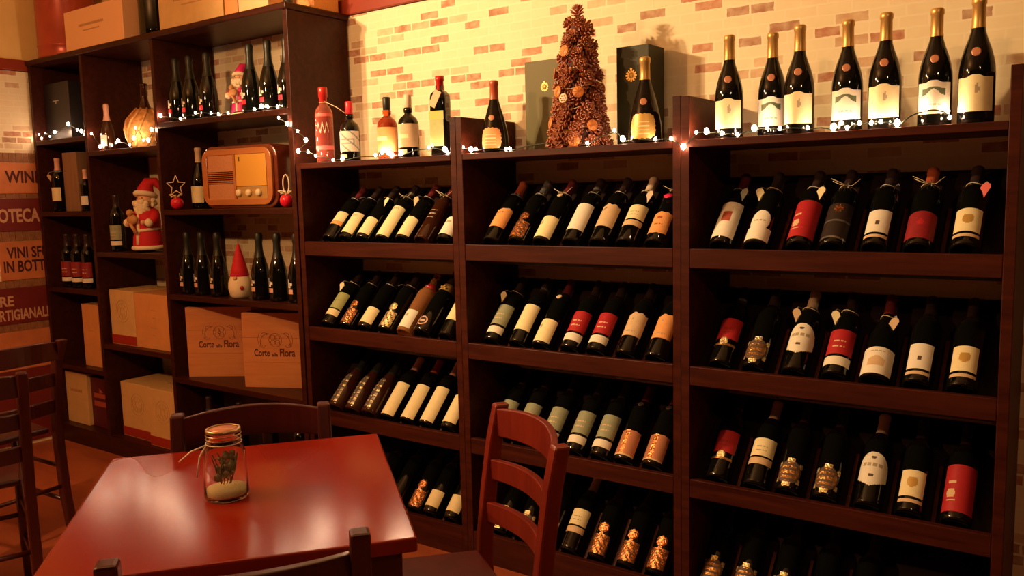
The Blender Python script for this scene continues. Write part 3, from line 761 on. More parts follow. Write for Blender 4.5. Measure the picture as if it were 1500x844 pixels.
# two wide based sparkling bottles
blob = lambda u, v: (1 if abs((v * 7) % 1 - .5) < .12 and .25 < u < .75 and .2 < v < .7 else 0) if ((u - .5) / .5) ** 4 + ((v - .5) / .5) ** 4 < 1 - .18 * abs(math.sin(9 * math.atan2(v - .5, u - .5))) else None
for x, m_, e_, s_, lb in ((-1.776, 'paper_orange', 'foil_brick', .98, 'wide based sparkling bottle with brick red foil and coral label'), (-1.192, 'print_gold', 'foil_gold', 1.04, 'wide based sparkling bottle with gold foil and gold label')):
    wine_bottle('wide', x, .06, TOPZ, lb, B, e_, None, [(('bl', m_), dict(z0=.012, z1=.088, base=m_, extra=('paper_cream',), a0=-50, a1=46, nu=40, nv=36, pat=blob))], False, math.radians(18), None, 'sparkling_bottle', (), (.122, 'seal_copper'), scale=s_, capz=.188)

# gift boxes
def emblem(parent, w, h, loc, m_):
    bm = bmesh.new()
    for k in range(12):
        a = 2 * PI * k / 12; add_box(bm, -w * .09, w * .09, -.0004, .0004, 0, h * .5, 0, Matrix.Rotation(a, 4, 'Y'))
    add_lathe(bm, [(0, .0006), (w * .33, .0006), (w * .33, -.0006), (0, -.0006)], 20, M=Matrix.Rotation(PI / 2, 4, 'X'))
    add_box(bm, -w * .12, w * .12, -.0005, .0005, h * .45, h * .62)
    return obj('emblem', bm, m_, parent, loc=loc)
t = thing('gift_box', 'wide olive green gift box with gold emblem behind the pinecone tree', 'box', (-1.749, .215, TOPZ), 0, 'green gift boxes on the racks')
box_part('carton', 0, .165, 0, .09, 0, .326, 'box_green_light', t, .001); emblem(t, .03, .032, (.085, -.001, .232), 'print_gold')
t = thing('gift_box', 'narrow dark green gift box with gold emblem behind the gold sparkling bottle', 'box', (-1.366, .2, TOPZ), 0, 'green gift boxes on the racks')
box_part('carton', 0, .118, 0, .118, 0, .331, 'box_green', t, .001); emblem(t, .03, .04, (.055, -.001, .235), 'print_gold')

# ------------------------------------------------------------------ pinecone tree
def cone_mesh(seed, n=34):
    rnd = random.Random(seed); bm = bmesh.new()
    add_lathe(bm, [(0, -.014), (.006, -.010), (.008, 0), (.005, .012), (0, .017)], 8, 0)
    for i in range(n):
        f = i / n; a = i * 2.39996; z = -.013 + .029 * f; R = .0185 * math.sin(PI * (.18 + .78 * f)) + .002
        tilt = .2 + 1.0 * f; w = .0056 * (1 - .4 * f)
        d = Vector((math.cos(a) * math.cos(tilt), math.sin(a) * math.cos(tilt), math.sin(tilt)))
        s = Vector((-math.sin(a), math.cos(a), 0)); b0 = Vector((0, 0, z)) + d * .004; up = s.cross(d) * .0011
        tip = b0 + d * R * rnd.uniform(.85, 1.1)
        vs = [b0 - s * w * .5, b0 + s * w * .5, tip + s * w * .9 - d * .002, tip + d * .0015, tip - s * w * .9 - d * .002]
        lo = [bm.verts.new(v - up) for v in vs]; hi = [bm.verts.new(v + up) for v in vs]
        bm.faces.new(lo[::-1]).material_index = 0; bm.faces.new(hi).material_index = 0
        for k in range(5):
            fc = bm.faces.new((lo[k], lo[(k + 1) % 5], hi[(k + 1) % 5], hi[k])); fc.material_index = 1 if k in (2, 3) else 0
    return mesh_of('pinecone', bm, ['pine_scale', 'pine_tip'])
tree = thing('pinecone_tree', 'cone shaped christmas tree of brown pinecones and dried orange slices on the middle rack', 'decoration', (-1.462, .112, TOPZ), 0)
TH = .455
def tr(z): return .066 * (1 - z / TH) ** .8 + .010
bm = bmesh.new(); add_lathe(bm, [(0, 0)] + [(tr(z) * .92, z) for z in [TH * k / 12 for k in range(12)]] + [(0, TH * .985)], 20); obj('core', bm, 'pine_core', tree)
cones = [cone_mesh(k) for k in range(4)]
rnd = random.Random(3); z = .022; k = 0
slots_dec = {}
while z < TH - .03 and k < 95:
    R = tr(z); n = max(3, int(2 * PI * (R + .008) / .050))
    for j in range(n):
        a = 2 * PI * (j + .5 * (int(z / .03) % 2)) / n + rnd.uniform(-.15, .15); k += 1
        p = Vector((math.cos(a) * (R + .004), math.sin(a) * (R + .004), z + rnd.uniform(-.006, .006)))
        q = Vector((math.cos(a), math.sin(a), rnd.uniform(-.1, .5))).to_track_quat('Z', 'Y')
        o = link('pinecone', cones[k % 4], tree, p); o.rotation_euler = q.to_euler(); s_ = rnd.uniform(1.1, 1.4) * (.85 + .25 * (1 - z / TH)); o.scale = (s_,) * 3
    z += .035
o = link('pinecone', cones[1], tree, (0, 0, TH - .012)); o.scale = (1.15,) * 3
def slice_mesh():
    bm = bmesh.new()
    add_lathe(bm, [(0, .002), (.015, .002), (.0165, .0), (.015, -.002), (0, -.002)], 20, mis=[0, 1, 1, 0])
    for k in range(8):
        add_box(bm, -.0005, .0005, 0, .014, .0018, .0028, 1, Matrix.Rotation(2 * PI * k / 8, 4, 'Z'))
    return mesh_of('orange_slice', bm, ['orange_slice', 'orange_rind'])
sl = slice_mesh()
for a, z in ((-1.75, .315), (-1.95, .185), (-1.05, .178), (-2.3, .085), (-.6, .07), (-2.6, .25), (.9, .2), (2.2, .12), (1.8, .3), (-1.2, .02)):
    R = tr(z) + .034
    o = link('orange_slice', sl, tree, (R * math.cos(a), R * math.sin(a), z)); o.scale = (1.15,) * 3; o.rotation_euler = Vector((math.cos(a), math.sin(a), .15)).to_track_quat('Z', 'Y').to_euler()
bm = bmesh.new(); add_lathe(bm, [(0, .002), (.014, .002), (.016, .0), (.014, -.002), (0, -.002)], 20)
for k in range(6): add_ball(bm, (.0085 * math.cos(k * PI / 3), .0085 * math.sin(k * PI / 3), .002), .003, 1, 6)
add_ball(bm, (0, 0, .002), .003, 1, 6)
o = obj('button_disc', bm, ['cream_disc', 'orange_rind'], tree, loc=((tr(.16) + .038) * math.cos(-1.6), (tr(.16) + .038) * math.sin(-1.6), .16)); o.rotation_euler = Vector((math.cos(-1.6), math.sin(-1.6), .1)).to_track_quat('Z', 'Y').to_euler()
bm = bmesh.new()
for k in range(46):
    a = rnd.uniform(0, 2 * PI); z = rnd.uniform(.03, .4); R = tr(z) + .016 + rnd.uniform(0, .006)
    add_ball(bm, (R * math.cos(a), R * math.sin(a), z), .0042, 0, 8)
o = obj('berries', bm, 'berry', tree); o['kind'] = 'stuff'
for q in range(5):
    bm = bmesh.new(); z0 = .03 + q * .075; a0 = q * 1.3
    add_tube(bm, [((tr(z0 + .04 * f) + .021) * math.cos(a0 + 2 * PI * f), (tr(z0 + .04 * f) + .021) * math.sin(a0 + 2 * PI * f), z0 + .04 * f + .004 * math.sin(f * 30)) for f in [i / 30 for i in range(31)]], .0011, 5)
    obj('raffia', bm, 'twine', tree)

# ------------------------------------------------------------------ bookcase contents
def prosecco(x, y, z, lb, grp, pink=True, rz=12):
    m_ = 'cap_pinkred' if pink else 'foil_pink'
    wine_bottle('prosecco', x, y, z, lb, B, 'foil_green', None,
        [(('ps', m_), dict(z0=.040, z1=.060, base=m_, a0=-38, a1=2)),
         (('pt',), dict(z0=.066, z1=.104, base='paper_white', a0=-40, a1=0, nu=12, nv=14, pat=lambda u, v: 0 if (u < .28 or (v < .22 and u < .6) or (.5 < u < .7 and v < .65) or (abs(v - .45) < .13 and u > .55)) else None))],
        False, math.radians(rz), grp, 'prosecco_bottle')
g1 = 'prosecco bottles on the top shelf'; g2 = 'prosecco bottles under the radio'
pw = ['nearest the divider', 'middle of the left trio', 'closest to the trio side of the santa', 'just past the santa', 'between two others by the end panel', 'half hidden by the end panel']
for i, x in enumerate((-3.665, -3.555, -3.42, -3.109, -2.985, -2.865)):
    prosecco(x, .065, 1.739, 'pink marked prosecco bottle on top shelf, ' + pw[i], g1, True)
pw = ['nearest the divider', 'middle of the trio beside the gnome', 'touching the white gnome from the divider side', 'just past the white gnome', 'between two others by the end panel', 'half hidden by the end panel']
for i, x in enumerate((-3.672, -3.555, -3.43, -3.122, -2.998, -2.868)):
    prosecco(x, .068, .912, 'dark prosecco bottle under the radio, ' + pw[i], g2, False)

def text_on(parent, s, w, h, m_, loc, rot, bold=0):
    return link('lettering', text_mesh(s, w, h, m_, bold), parent, loc, rot)

# wooden wine crates with the burned crest
def crest(parent, cx, cz, s):
    bm = bmesh.new()
    def strip(pts, w): add_tube(bm, [(cx + x * s, -.0006, cz + z * s) for x, z in pts], w, 4, flat=.25)
    circ = lambda r, n=22, ox=0, oz=0: [(ox + r * math.cos(2 * PI * k / n), oz + r * math.sin(2 * PI * k / n)) for k in range(n)]
    add_tube(bm, [(cx + x * s, -.0006, cz + z * s) for x, z in circ(.30)], .0018, 4, closed=True, flat=.25)
    for k in range(4):
        a = PI / 4 + k * PI / 2
        add_tube(bm, [(cx + x * s, -.0006, cz + z * s) for x, z in circ(.11, 12, .15 * math.cos(a), .15 * math.sin(a))], .0016, 4, closed=True, flat=.25)
    add_tube(bm, [(cx + x * s, -.0006, cz + z * s) for x, z in circ(.06, 10)], .002, 4, closed=True, flat=.25)
    for sg in (-1, 1):
        strip([(sg * (.30 + .28 * math.sin(f * PI * .9) + .22 * f), .02 + .27 * math.cos(f * PI)) for f in [i / 16 for i in range(17)]], .0018)
        strip([(sg * (.52 - .14 * math.cos(f * 4.2)), .22 + .10 * math.sin(f * 4.2)) for f in [i / 12 for i in range(13)]], .0018)
        strip([(sg * (.60 - .12 * math.cos(f * 4.2)), -.24 - .09 * math.sin(f * 4.2)) for f in [i / 12 for i in range(13)]], .0018)
        strip([(sg * (.74 + .08 * math.sin(f * PI)), .30 - .6 * f) for f in [i / 12 for i in range(13)]], .0012)
    return obj('crest', bm, 'burn_brown', parent, recalc=True)
def crate(x, y, z, a, w, h, d, lb, tx):
    t = thing('wine_crate', lb, 'crate', (x, y, z), math.radians(a), 'wooden crates in the bookcase')
    for (zz, hh) in ((0, h * .335), (h * .337, h * .33), (h * .669, h * .331)):
        box_part('front_plank', 0, w, 0, .010, zz, zz + hh, 'crate_wood', t, .0008)
    bm = bmesh.new(); add_box(bm, 0, w, .0105, d, 0, .008); add_box(bm, 0, w, .0105, d, h - .008, h); add_box(bm, 0, .01, .0105, d, .008, h - .008); add_box(bm, w - .01, w, .0105, d, .008, h - .008); add_box(bm, .01, w - .01, d - .006, d, .008, h - .008)
    obj('crate_body', bm, 'crate_wood', t)
    text_on(t, 'Corte', .078, .034, 'burn_brown', (tx, -.0008, h * .42), (PI / 2, 0, 0), .022)
    text_on(t, 'alla', .030, .018, 'burn_brown', (tx + .088, -.0008, h * .42), (PI / 2, 0, 0), .022)
    text_on(t, 'Flora', .076, .037, 'burn_brown', (tx + .128, -.0008, h * .42), (PI / 2, 0, 0), .022)
    crest(t, tx + .108, h * .64, .105)
    return t
crate(-3.690, .045, .496, 31, .335, .347, .095, 'wooden wine crate with burned crest, the one partly covered by the other', .060)
crate(-3.246, .043, .496, 24, .345, .349, .125, 'wooden wine crate with burned crest standing in front near the end panel', .055)

# radio
rd = thing('table_radio', 'brown wooden vintage radio with rounded corners on the middle bookcase shelf', 'radio', (-3.462, .036, 1.325), math.radians(6))
def rrect(w, h, r, n=6, cx=0, cz=0):
    pts = []
    for (sx, sz, a0) in ((1, 1, 0), (-1, 1, PI / 2), (-1, -1, PI), (1, -1, 1.5 * PI)):
        for k in range(n + 1):
            a = a0 + PI / 2 * k / n; pts.append((cx + sx * (w / 2 - r) + r * math.cos(a), cz + sz * (h / 2 - r) + r * math.sin(a)))
    return pts
def add_rr(bm, w, h, r, y0, y1, cx, cz, mi=0, hole=None, n=6):
    """a rounded slab between y0 and y1; with hole=(w,h,r) a frame"""
    o = rrect(w, h, r, n, cx, cz)
    A = [bm.verts.new((x, y0, z)) for x, z in o]; Bv = [bm.verts.new((x, y1, z)) for x, z in o]; N = len(o)
    for i in range(N):
        f = bm.faces.new((A[i], A[(i + 1) % N], Bv[(i + 1) % N], Bv[i])); f.material_index = mi; f.smooth = True
    if hole:
        q = rrect(hole[0], hole[1], hole[2], n, cx, cz)
        D = [bm.verts.new((x, y0, z)) for x, z in q]; E_ = [bm.verts.new((x, y1, z)) for x, z in q]
        for i in range(N):
            j = (i + 1) % N
            for fc in ((A[i], D[i], D[j], A[j]), (Bv[i], Bv[j], E_[j], E_[i]), (D[i], E_[i], E_[j], D[j])):
                f = bm.faces.new(fc); f.material_index = mi
    else:
        for fc in (A, Bv): f = bm.faces.new(fc); f.material_index = mi
RW, RH = .455, .285
bm = bmesh.new(); add_rr(bm, RW + .02, RH, .062, .012, .235, RW / 2, RH / 2, n=10); obj('cabinet', bm, 'radio_wood', rd, .006)
bm = bmesh.new(); add_rr(bm, RW - .012, RH - .03, .052, -.004, .0118, RW / 2 - .004, RH / 2, hole=(RW - .075, RH - .085, .012), n=8); obj('front_frame', bm, 'radio_light_wood', rd, .003)
bm = bmesh.new(); add_box(bm, .036, RW - .044, .006, .0118, .040, RH - .040); obj('back_panel', bm, 'radio_slot', rd)
box_part('centre_bar', .205, .218, -.004, .006, .040, RH - .040, 'radio_light_wood', rd, .001)
box_part('cloth_panel', .038, .204, -.001, .0058, .168, .243, 'radio_cloth', rd, .001)
box_part('cloth_panel', .038, .204, -.001, .0058, .042, .112, 'radio_cloth', rd, .001)
bm = bmesh.new()
for k in range(6): add_box(bm, .030, .204, -.003, .004, .115 + k * .009, .119 + k * .009)
obj('grille', bm, 'radio_light_wood', rd)
box_part('dial', .219, RW - .046, -.001, .0058, .100, .243, 'radio_dial', rd, .001)
box_part('control_panel', .219, RW - .046, .000, .0058, .042, .098, 'foil_gold', rd, .001)
box_part('dial_mark', .238, .247, -.0016, -.0008, .212, .232, 'print_dark', rd, 0)
for k in range(3):
    bm = bmesh.new(); add_lathe(bm, [(0, .014), (.012, .014), (.0155, .010), (.0165, 0), (0, 0)], 20, M=Matrix.Rotation(PI / 2, 4, 'X')); obj('knob', bm, 'knob_cream', rd, loc=(.236 + k * .062, .0, .070))

# bottles behind the radio
wine_bottle('burgundy', -3.655, .15, 1.325, 'white wine bottle with cream cap behind the star ornament', B, 'foil_tan', None, L_cream(.03, .11, 60, (), 'w1'), False, .3, None, 'wine_bottle')
wine_bottle('burgundy', -3.575, .25, 1.325, 'wine bottle with cream cap mostly hidden behind the radio corner', B, 'foil_tan', None, L_cream(.03, .11, 60, (), 'w1'), False, .3, None, 'wine_bottle')
# ornaments
def ornament(x, y, z, lb, star):
    t = thing('bauble_ornament', lb, 'ornament', (x, y, z), math.radians(25))
    bm = bmesh.new(); add_ball(bm, (0, 0, .030), .030, 0, 20); obj('bauble', bm, 'bauble_red', t)
    bm = bmesh.new()
    for k in range(9):
        a = k * 2 * PI / 9; add_tube(bm, [(0, 0, .060), (.018 * math.cos(a), -.006 + .010 * math.sin(a), .066 + .006 * math.sin(3 * a)), (.034 * math.cos(a), -.008 + .016 * math.sin(a), .064 + .012 * math.cos(2 * a))], .0022, 5)
    obj('bow', bm, 'twine', t)
    bm = bmesh.new()
    if star:
        pts = []
        for k in range(10):
            r = .050 if k % 2 == 0 else .023; a = PI / 2 + k * PI / 5; pts.append((r * math.cos(a), 0, .112 + r * math.sin(a)))
        add_tube(bm, pts, .0028, 6, closed=True); obj('star', bm, 'cream_disc', t)
    else:
        add_tube(bm, [(.014 * math.sin(f * 2 * PI) , 0, .10 - .04 * math.cos(f * 2 * PI)) for f in [i / 16 for i in range(16)]], .003, 6, closed=True); obj('hanging_loop', bm, 'cream_disc', t)
    return t
ornament(-3.655, .020, 1.325, 'red bauble ornament with cream star beside the radio', True)
ornament(-2.862, .025, 1.325, 'red bauble ornament with cream loop between radio and end panel', False)

# figures
def santa(x, y, z, H, rz, lb, red='santa_red', name='santa_figurine', gold=False):
    t = thing(name, lb, 'figurine', (x, y, z), math.radians(rz)); t.scale = (H, H, H)
    bm = bmesh.new()
    add_lathe(bm, [(0, .03), (.13, .03), (.19, .035), (.20, .10), (.19, .20), (.165, .30), (.17, .40), (.165, .50), (.13, .57), (.06, .61), (0, .61)], 24)
    for sg in (-1, 1):
        add_tube(bm, [(sg * .13, 0, .53), (sg * .20, -.06, .46), (sg * .19, -.15, .40)], [.062, .06, .052], 10)
    obj('coat', bm, red, t)
    bm = bmesh.new()
    add_tube(bm, [(.192 * math.cos(a), .192 * math.sin(a), .055) for a in [2 * PI * k / 24 for k in range(24)]], .032, 8, closed=True)
    add_tube(bm, [(.165 * math.cos(a), .165 * math.sin(a), .285 + .02 * math.cos(a)) for a in [2 * PI * k / 24 for k in range(24)]], .020, 8, closed=True)
    add_tube(bm, [(0, -.19, .10), (0, -.185, .2), (0, -.168, .3), (0, -.165, .42), (0, -.14, .52)], .022, 8)
    for sg in (-1, 1): add_ball(bm, (sg * .185, -.16, .395), .058, 0, 12)
    obj('fur_trim', bm, 'santa_white', t)
    bm = bmesh.new(); add_ball(bm, (0, -.01, .70), .115, 0, 16, (1, .95, 1.05)); add_ball(bm, (0, -.125, .70), .024, 0, 10); obj('head', bm, 'santa_skin', t)
    bm = bmesh.new(); 
    for k in range(46):
        a = rnd.uniform(-1.5, 1.5); zz = rnd.uniform(.50, .675); add_ball(bm, (.125 * math.sin(a) * (zz - .36) / .30, -.045 - .085 * math.cos(a), zz), .040, 0, 8)
    for k in range(18):
        a = rnd.choice((-1, 1)) * rnd.uniform(1.2, 2.6); add_ball(bm, (.112 * math.sin(a), -.105 * math.cos(a), rnd.uniform(.63, .76)), .036, 0, 8)
    for sg in (-1, 1): add_ball(bm, (sg * .04, -.118, .675), .026, 0, 8, (1.5, .8, .7))
    obj('beard', bm, 'santa_white', t)
    bm = bmesh.new(); add_ball(bm, (-.04, -.105, .725), .010, 0, 8); add_ball(bm, (.04, -.105, .725), .010, 0, 8); obj('eyes', bm, 'shoe_black', t)
    bm = bmesh.new(); add_tube(bm, [(0, 0, .76), (0, .01, .84), (.03, .04, .93), (.10, .08, .94), (.16, .11, .86), (.19, .12, .76)], [.120, .105, .080, .058, .038, .018], 14); obj('hat', bm, red, t)
    bm = bmesh.new(); add_tube(bm, [(.122 * math.cos(a), -.0 + .118 * math.sin(a), .765 - .03 * math.sin(a)) for a in [2 * PI * k / 20 for k in range(20)]], .036, 8, closed=True); obj('hat_band', bm, 'santa_white', t)
    bm = bmesh.new(); add_ball(bm, (.19, .12, .73), .052, 0, 12); obj('pompom', bm, 'santa_white', t)
    bm = bmesh.new()
    for sg in (-1, 1): add_ball(bm, (sg * .08, -.06, .025), .07, 0, 12, (.85, 1.35, .38))
    obj('boots', bm, 'shoe_black', t)
    bm = bmesh.new(); add_ball(bm, (-.04, -.22, .44), .075, 0, 12, (1.2, .6, .9)); add_ball(bm, (-.06, -.235, .53), .05, 0, 10); add_tube(bm, [(-.10, -.22, .42), (-.02, -.25, .34), (.02, -.22, .25)], .022, 8); obj('toy', bm, 'toy_tan', t)
    bm = bmesh.new()
    for sg in (-1, 1):
        add_ball(bm, (sg * .125, -.205, .40), .034, 0, 10)
    obj('mittens', bm, 'santa_skin', t)
    return t
santa(-4.085, .120, 1.107, .385, 14, 'plush santa figure in red robe holding a toy, on the second bookcase column')
t = santa(-3.262, .13, 1.739, .245, 20, 'small pink and white santa figurine between prosecco bottles', 'santa_pink')
# gnome
t = thing('gnome_figurine', 'white gnome figure with pointed red hat between dark prosecco bottles', 'figurine', (-3.262, .06, .912), math.radians(25))
bm = bmesh.new(); add_lathe(bm, [(0, 0), (.032, .0), (.046, .012), (.054, .045), (.052, .075), (.042, .100), (.028, .115), (0, .12)], 20); obj('body', bm, 'santa_white', t)
bm = bmesh.new(); add_lathe(bm, [(.040, .100), (.043, .104), (.036, .135), (.026, .175), (.015, .215), (.006, .246), (0, .254)], 20)
for k in range(5):
    zz = .112 + k * .024; rr = .041 * (1 - (zz - .1) / .165) + .002; add_tube(bm, [(rr * math.cos(a), rr * math.sin(a), zz) for a in [2 * PI * i / 16 for i in range(16)]], .002, 5, 1, closed=True)
obj('pointed_hat', bm, ['santa_red', 'santa_pink'], t)
bm = bmesh.new(); add_ball(bm, (.0, -.044, .094), .010, 0, 10); obj('nose', bm, 'santa_skin', t)
bm = bmesh.new(); add_ball(bm, (.028, -.042, .050), .012, 0, 10, (1, .5, 1)); obj('heart', bm, 'berry', t)

# second column
wine_bottle('prosecco', -4.287, .055, 1.636, 'rosé bottle with white pink cap beside the straw flask', 'glass_brown', 'foil_pink', None, L_cream(.03, .10, 40, (.7,), 'w2', 'paper_white'), False, .2, None, 'sparkling_bottle', scale=.8)
t = thing('straw_flask', 'big round straw wrapped wine flask behind the fairy lights', 'flask', (-4.045, .125, 1.636), 0)
bm = bmesh.new(); add_lathe(bm, [(0, 0), (.06, 0), (.082, .015), (.098, .055), (.100, .095), (.088, .14), (.060, .175), (.038, .20)], 28); obj('straw_basket', bm, 'straw', t)
bm = bmesh.new(); add_lathe(bm, [(.036, .195), (.024, .225), (.018, .25), (.0165, .315), (.019, .317), (.019, .328), (0, .33)], 20); obj('glass_neck', bm, 'glass_brown', t)
for k in range(9):
    bm = bmesh.new(); a0 = 2 * PI * k / 9
    P = [(.062, .002), (.083, .015), (.1, .055), (.102, .095), (.090, .14), (.062, .175), (.040, .20)]
    add_tube(bm, [(r * math.cos(a0 + 1.1 * i / 6), r * math.sin(a0 + 1.1 * i / 6), z + .003) for i, (r, z) in enumerate(P)], .006, 6)
    obj('straw_braid', bm, 'straw', t)
wine_bottle('bordeaux', -4.297, .075, 1.107, 'wine bottle with grey green label beside the plush santa', B, 'foil_dark', None, L_two((.064, .140), (.034, .056), 'paper_green', 'paper_white'), False, .35, None)
wine_bottle('bordeaux', -3.835, .13, 1.107, 'wine bottle with white band hidden behind the plush santa', B, 'foil_dark', None, L_two((.064, .140), (.034, .056), 'paper_wine', 'paper_white'), False, .35, None)
def carton(x0, x1, y, z, h, lb, m_, band, seal_, rows=(), d=.24, nm='wine_carton'):
    t = thing(nm, lb, 'box', (x0, y, z), 0, 'cardboard cartons in the bookcase')
    w = x1 - x0
    box_part('carton_body', 0, w, 0, d, 0, h, m_, t, .002)
    if band: box_part('red_band', -.0006, w + .0006, -.001, -.0001, .004, .052, 'box_band_red', t, 0)
    box_part('flap_seam', w * .0, w, d * .48, d * .50, h, h + .0012, 'print_kraft', t, 0)
    if seal_:
        bm = bmesh.new(); r = min(.06, w * .28)
        for q in (r, r * .72, r * .3):
            add_tube(bm, [(w / 2 + q * math.cos(a) * (1 + .05 * math.sin(8 * a)), -.0006, h * .62 + q * math.sin(a)) for a in [2 * PI * k / 28 for k in range(28)]], .0014, 4, closed=True, flat=.3)
        for k in range(8):
            a = k * PI / 4; add_tube(bm, [(w / 2 + r * .32 * math.cos(a), -.0006, h * .62 + r * .32 * math.sin(a)), (w / 2 + r * .7 * math.cos(a), -.0006, h * .62 + r * .7 * math.sin(a))], .0012, 4, flat=.3)
        obj('printed_seal', bm, 'print_kraft', t)
    for (a, zz, ww, hh, mm) in rows:
        bm = bmesh.new(); n = max(3, int(ww / .008))
        for k in range(n): add_box(bm, a + k * ww / n, a + (k + .75) * ww / n, -.0008, -.0002, zz, zz + hh * (.7 + .3 * ((k * 7) % 3 == 0)))
        obj('print_line', bm, mm, t)
    return t
carton(-4.368, -4.134, .04, .609, .293, 'cream wine carton with round seal and red band on the third shelf', 'box_cream', True, True)
carton(-4.132, -3.80, .042, .609, .286, 'plain orange kraft carton beside the sealed cream carton', 'box_kraft', False, False, [(.15, .20, .05, .006, 'print_kraft'), (.16, .16, .03, .006, 'print_kraft'), (.14, .11, .05, .006, 'print_kraft'), (.15, .07, .03, .006, 'print_kraft')])
carton(-4.352, -4.045, .055, .099, .300, 'cream carton with red band on the lowest shelf, farther from the chair', 'box_cream', True, True)
carton(-4.042, -3.785, .025, .099, .305, 'cream carton with red band on the lowest shelf, behind the chair post', 'box_cream', True, True)
t = thing('black_box', 'large black filler box added to darken the lowest cubby behind the ladder back chair', 'box', (-3.60, .17, .099)); box_part('carton_body', 0, .78, 0, .15, 0, .34, 'box_dark', t, .003)  # added block, hides the brick so the open cubby reads dark
for x, w in ((-3.60, 'nearest the divider'), (-3.36, 'second from the divider'), (-3.14, 'third from the divider'), (-2.93, 'nearest the end panel')):
    wine_bottle('bordeaux', x, .085, .099, 'dark unlabelled bottle in the lowest cubby, ' + w, B, 'foil_dark', None, (), False, 0, 'dark bottles behind the chair')
# first column
t = thing('black_box', 'black carton with small pale logo on the highest small shelf', 'box', (-4.93, .06, 1.720)); box_part('carton_body', 0, .27, 0, .2, 0, .315, 'box_dark', t, .002)
bm = bmesh.new(); add_box(bm, .095, .155, -.001, 0, .214, .219); add_box(bm, .120, .130, -.001, 0, .202, .214); obj('logo', bm, 'print_grey', t)
wine_bottle('burgundy', -4.545, .16, 1.720, 'dark bottle with yellow green label beside the black carton', B, 'foil_dark', None, L_cream(.02, .11, 60, (), 'w3', 'paper_olive'), False, .3, None)
wine_bottle('bordeaux', -4.868, .07, 1.323, 'wine bottle with cream label and hanging tag near the left wall', B, 'foil_pink', None, L_cream(.06, .135, 58, (), 'w4'), False, .3, None, 'wine_bottle', [('tag', 'paper_tan', -1)])
t = thing('bottle_box', 'narrow brown wooden bottle box between two wine bottles', 'box', (-4.768, .05, 1.323)); box_part('box_body', 0, .150, 0, .10, 0, .325, 'tube_wood', t, .003)
wine_bottle('bordeaux', -4.558, .06, 1.323, 'wine bottle with white label beside the brown bottle box', B, 'foil_pink', None, L_cream(.045, .110, 58, (), 'w5', 'paper_white'), False, .3, None, scale=.75)
for x, w in ((-4.832, 'farthest from the divider'), (-4.723, 'middle one of three'), (-4.612, 'nearest the divider')):
    wine_bottle('bordeaux', x, .07, .895, 'dark red labelled bottle on the third small shelf, ' + w, B, 'foil_dark', None, L_two((.062, .146), (.034, .056), 'paper_wine', 'paper_white'), False, .35, 'three red labelled bottles')
carton(-4.690, -4.520, .05, .455, .350, 'tall narrow kraft carton on the fourth small shelf', 'box_kraft', False, False, [(.06, .2, .05, .006, 'print_kraft')], .2)
carton(-4.938, -4.700, .05, .099, .30, 'cream carton with one dark stamp line, bottom corner of the bookcase', 'box_cream', False, False, [(.05, .185, .13, .02, 'print_kraft')], .22)
t = carton(-4.697, -4.470, .07, .099, .285, 'maroon carton with pink logo on the bottom shelf', 'box_maroon', False, False, [], .22)
bm = bmesh.new(); add_box(bm, .03, .18, -.001, 0, .12, .15); add_box(bm, .03, .18, -.001, 0, .17, .195)
add_lathe(bm, [(0, .0008), (.03, .0008), (0, -.0008)], 3, M=Matrix.Translation((.10, 0, .205)) @ Matrix.Rotation(PI / 2, 4, 'X')); obj('logo', bm, 'print_brick', t)

# on top of the bookcase
TB = 2.162
t = thing('metal_drum', 'red metal drum with side ring on the bookcase end by the left wall', 'drum', (-4.800, .15, TB))
bm = bmesh.new(); add_lathe(bm, [(0, 0), (.15, 0), (.152, .01), (.150, .015), (.150, .060), (.153, .066), (.153, .072), (.150, .078), (.150, .39), (.153, .40), (.14, .41), (0, .41)], 32); obj('drum_body', bm, 'tin_red', t)
bm = bmesh.new(); add_tube(bm, [(-.154, -.06 + .018 * math.cos(a), .19 + .018 * math.sin(a)) for a in [2 * PI * k / 14 for k in range(14)]], .003, 6, closed=True); obj('ring_handle', bm, 'lid_metal', t)
def topcarton(x0, x1, y, h, lb, m_, lines, d=.2, nm='carton'):
    t = thing(nm, lb, 'box', (x0, y, TB), 0, 'cartons on top of the bookcase')
    box_part('carton_body', 0, x1 - x0, 0, d, 0, h, m_, t, .002)
    for (a, zz, ww, hh) in lines:
        bm = bmesh.new(); n = max(3, int(ww / .012))
        for k in range(n): add_box(bm, a + k * ww / n, a + (k + .75) * ww / n, -.0008, -.0002, zz, zz + hh)
        obj('print_line', bm, 'print_kraft', t)
topcarton(-4.530, -3.975, .0, .20, 'low peach carton with faint print between drum and big bottle', 'box_pale', [(.14, .11, .24, .012), (.18, .085, .16, .006)])
wine_bottle('jeroboam', -3.835, .085, TB, 'oversized black bottle cut off by the picture top on the bookcase', B, 'foil_dark', None, (), False, 0, None, 'display_bottle')
topcarton(-3.715, -3.225, .03, .33, 'large cream carton with faint print beside the oversized bottle', 'box_cream', [(.12, .125, .28, .02), (.18, .10, .18, .006)])
topcarton(-3.215, -3.125, .03, .33, 'narrow orange carton between two pale cartons on the bookcase', 'box_kraft', [], .15)
topcarton(-3.118, -2.92, .03, .33, 'pale peach carton near the bookcase end panel', 'box_pale', [])
t = thing('orange_carton', 'orange carton at the back end of the bookcase top', 'box', (-2.90, .165, TB)); box_part('carton_body', 0, .11, 0, .14, 0, .33, 'box_kraft', t, .002)
t = thing('trinket', 'tiny dark green twig pot at the bookcase top corner', 'decoration', (-2.83, .06, TB)); bm = bmesh.new(); add_lathe(bm, [(0, 0), (.018, 0), (.022, .03), (.019, .03), (.016, .005), (0, .005)], 14); obj('pot', bm, 'foil_green', t)
bm = bmesh.new()
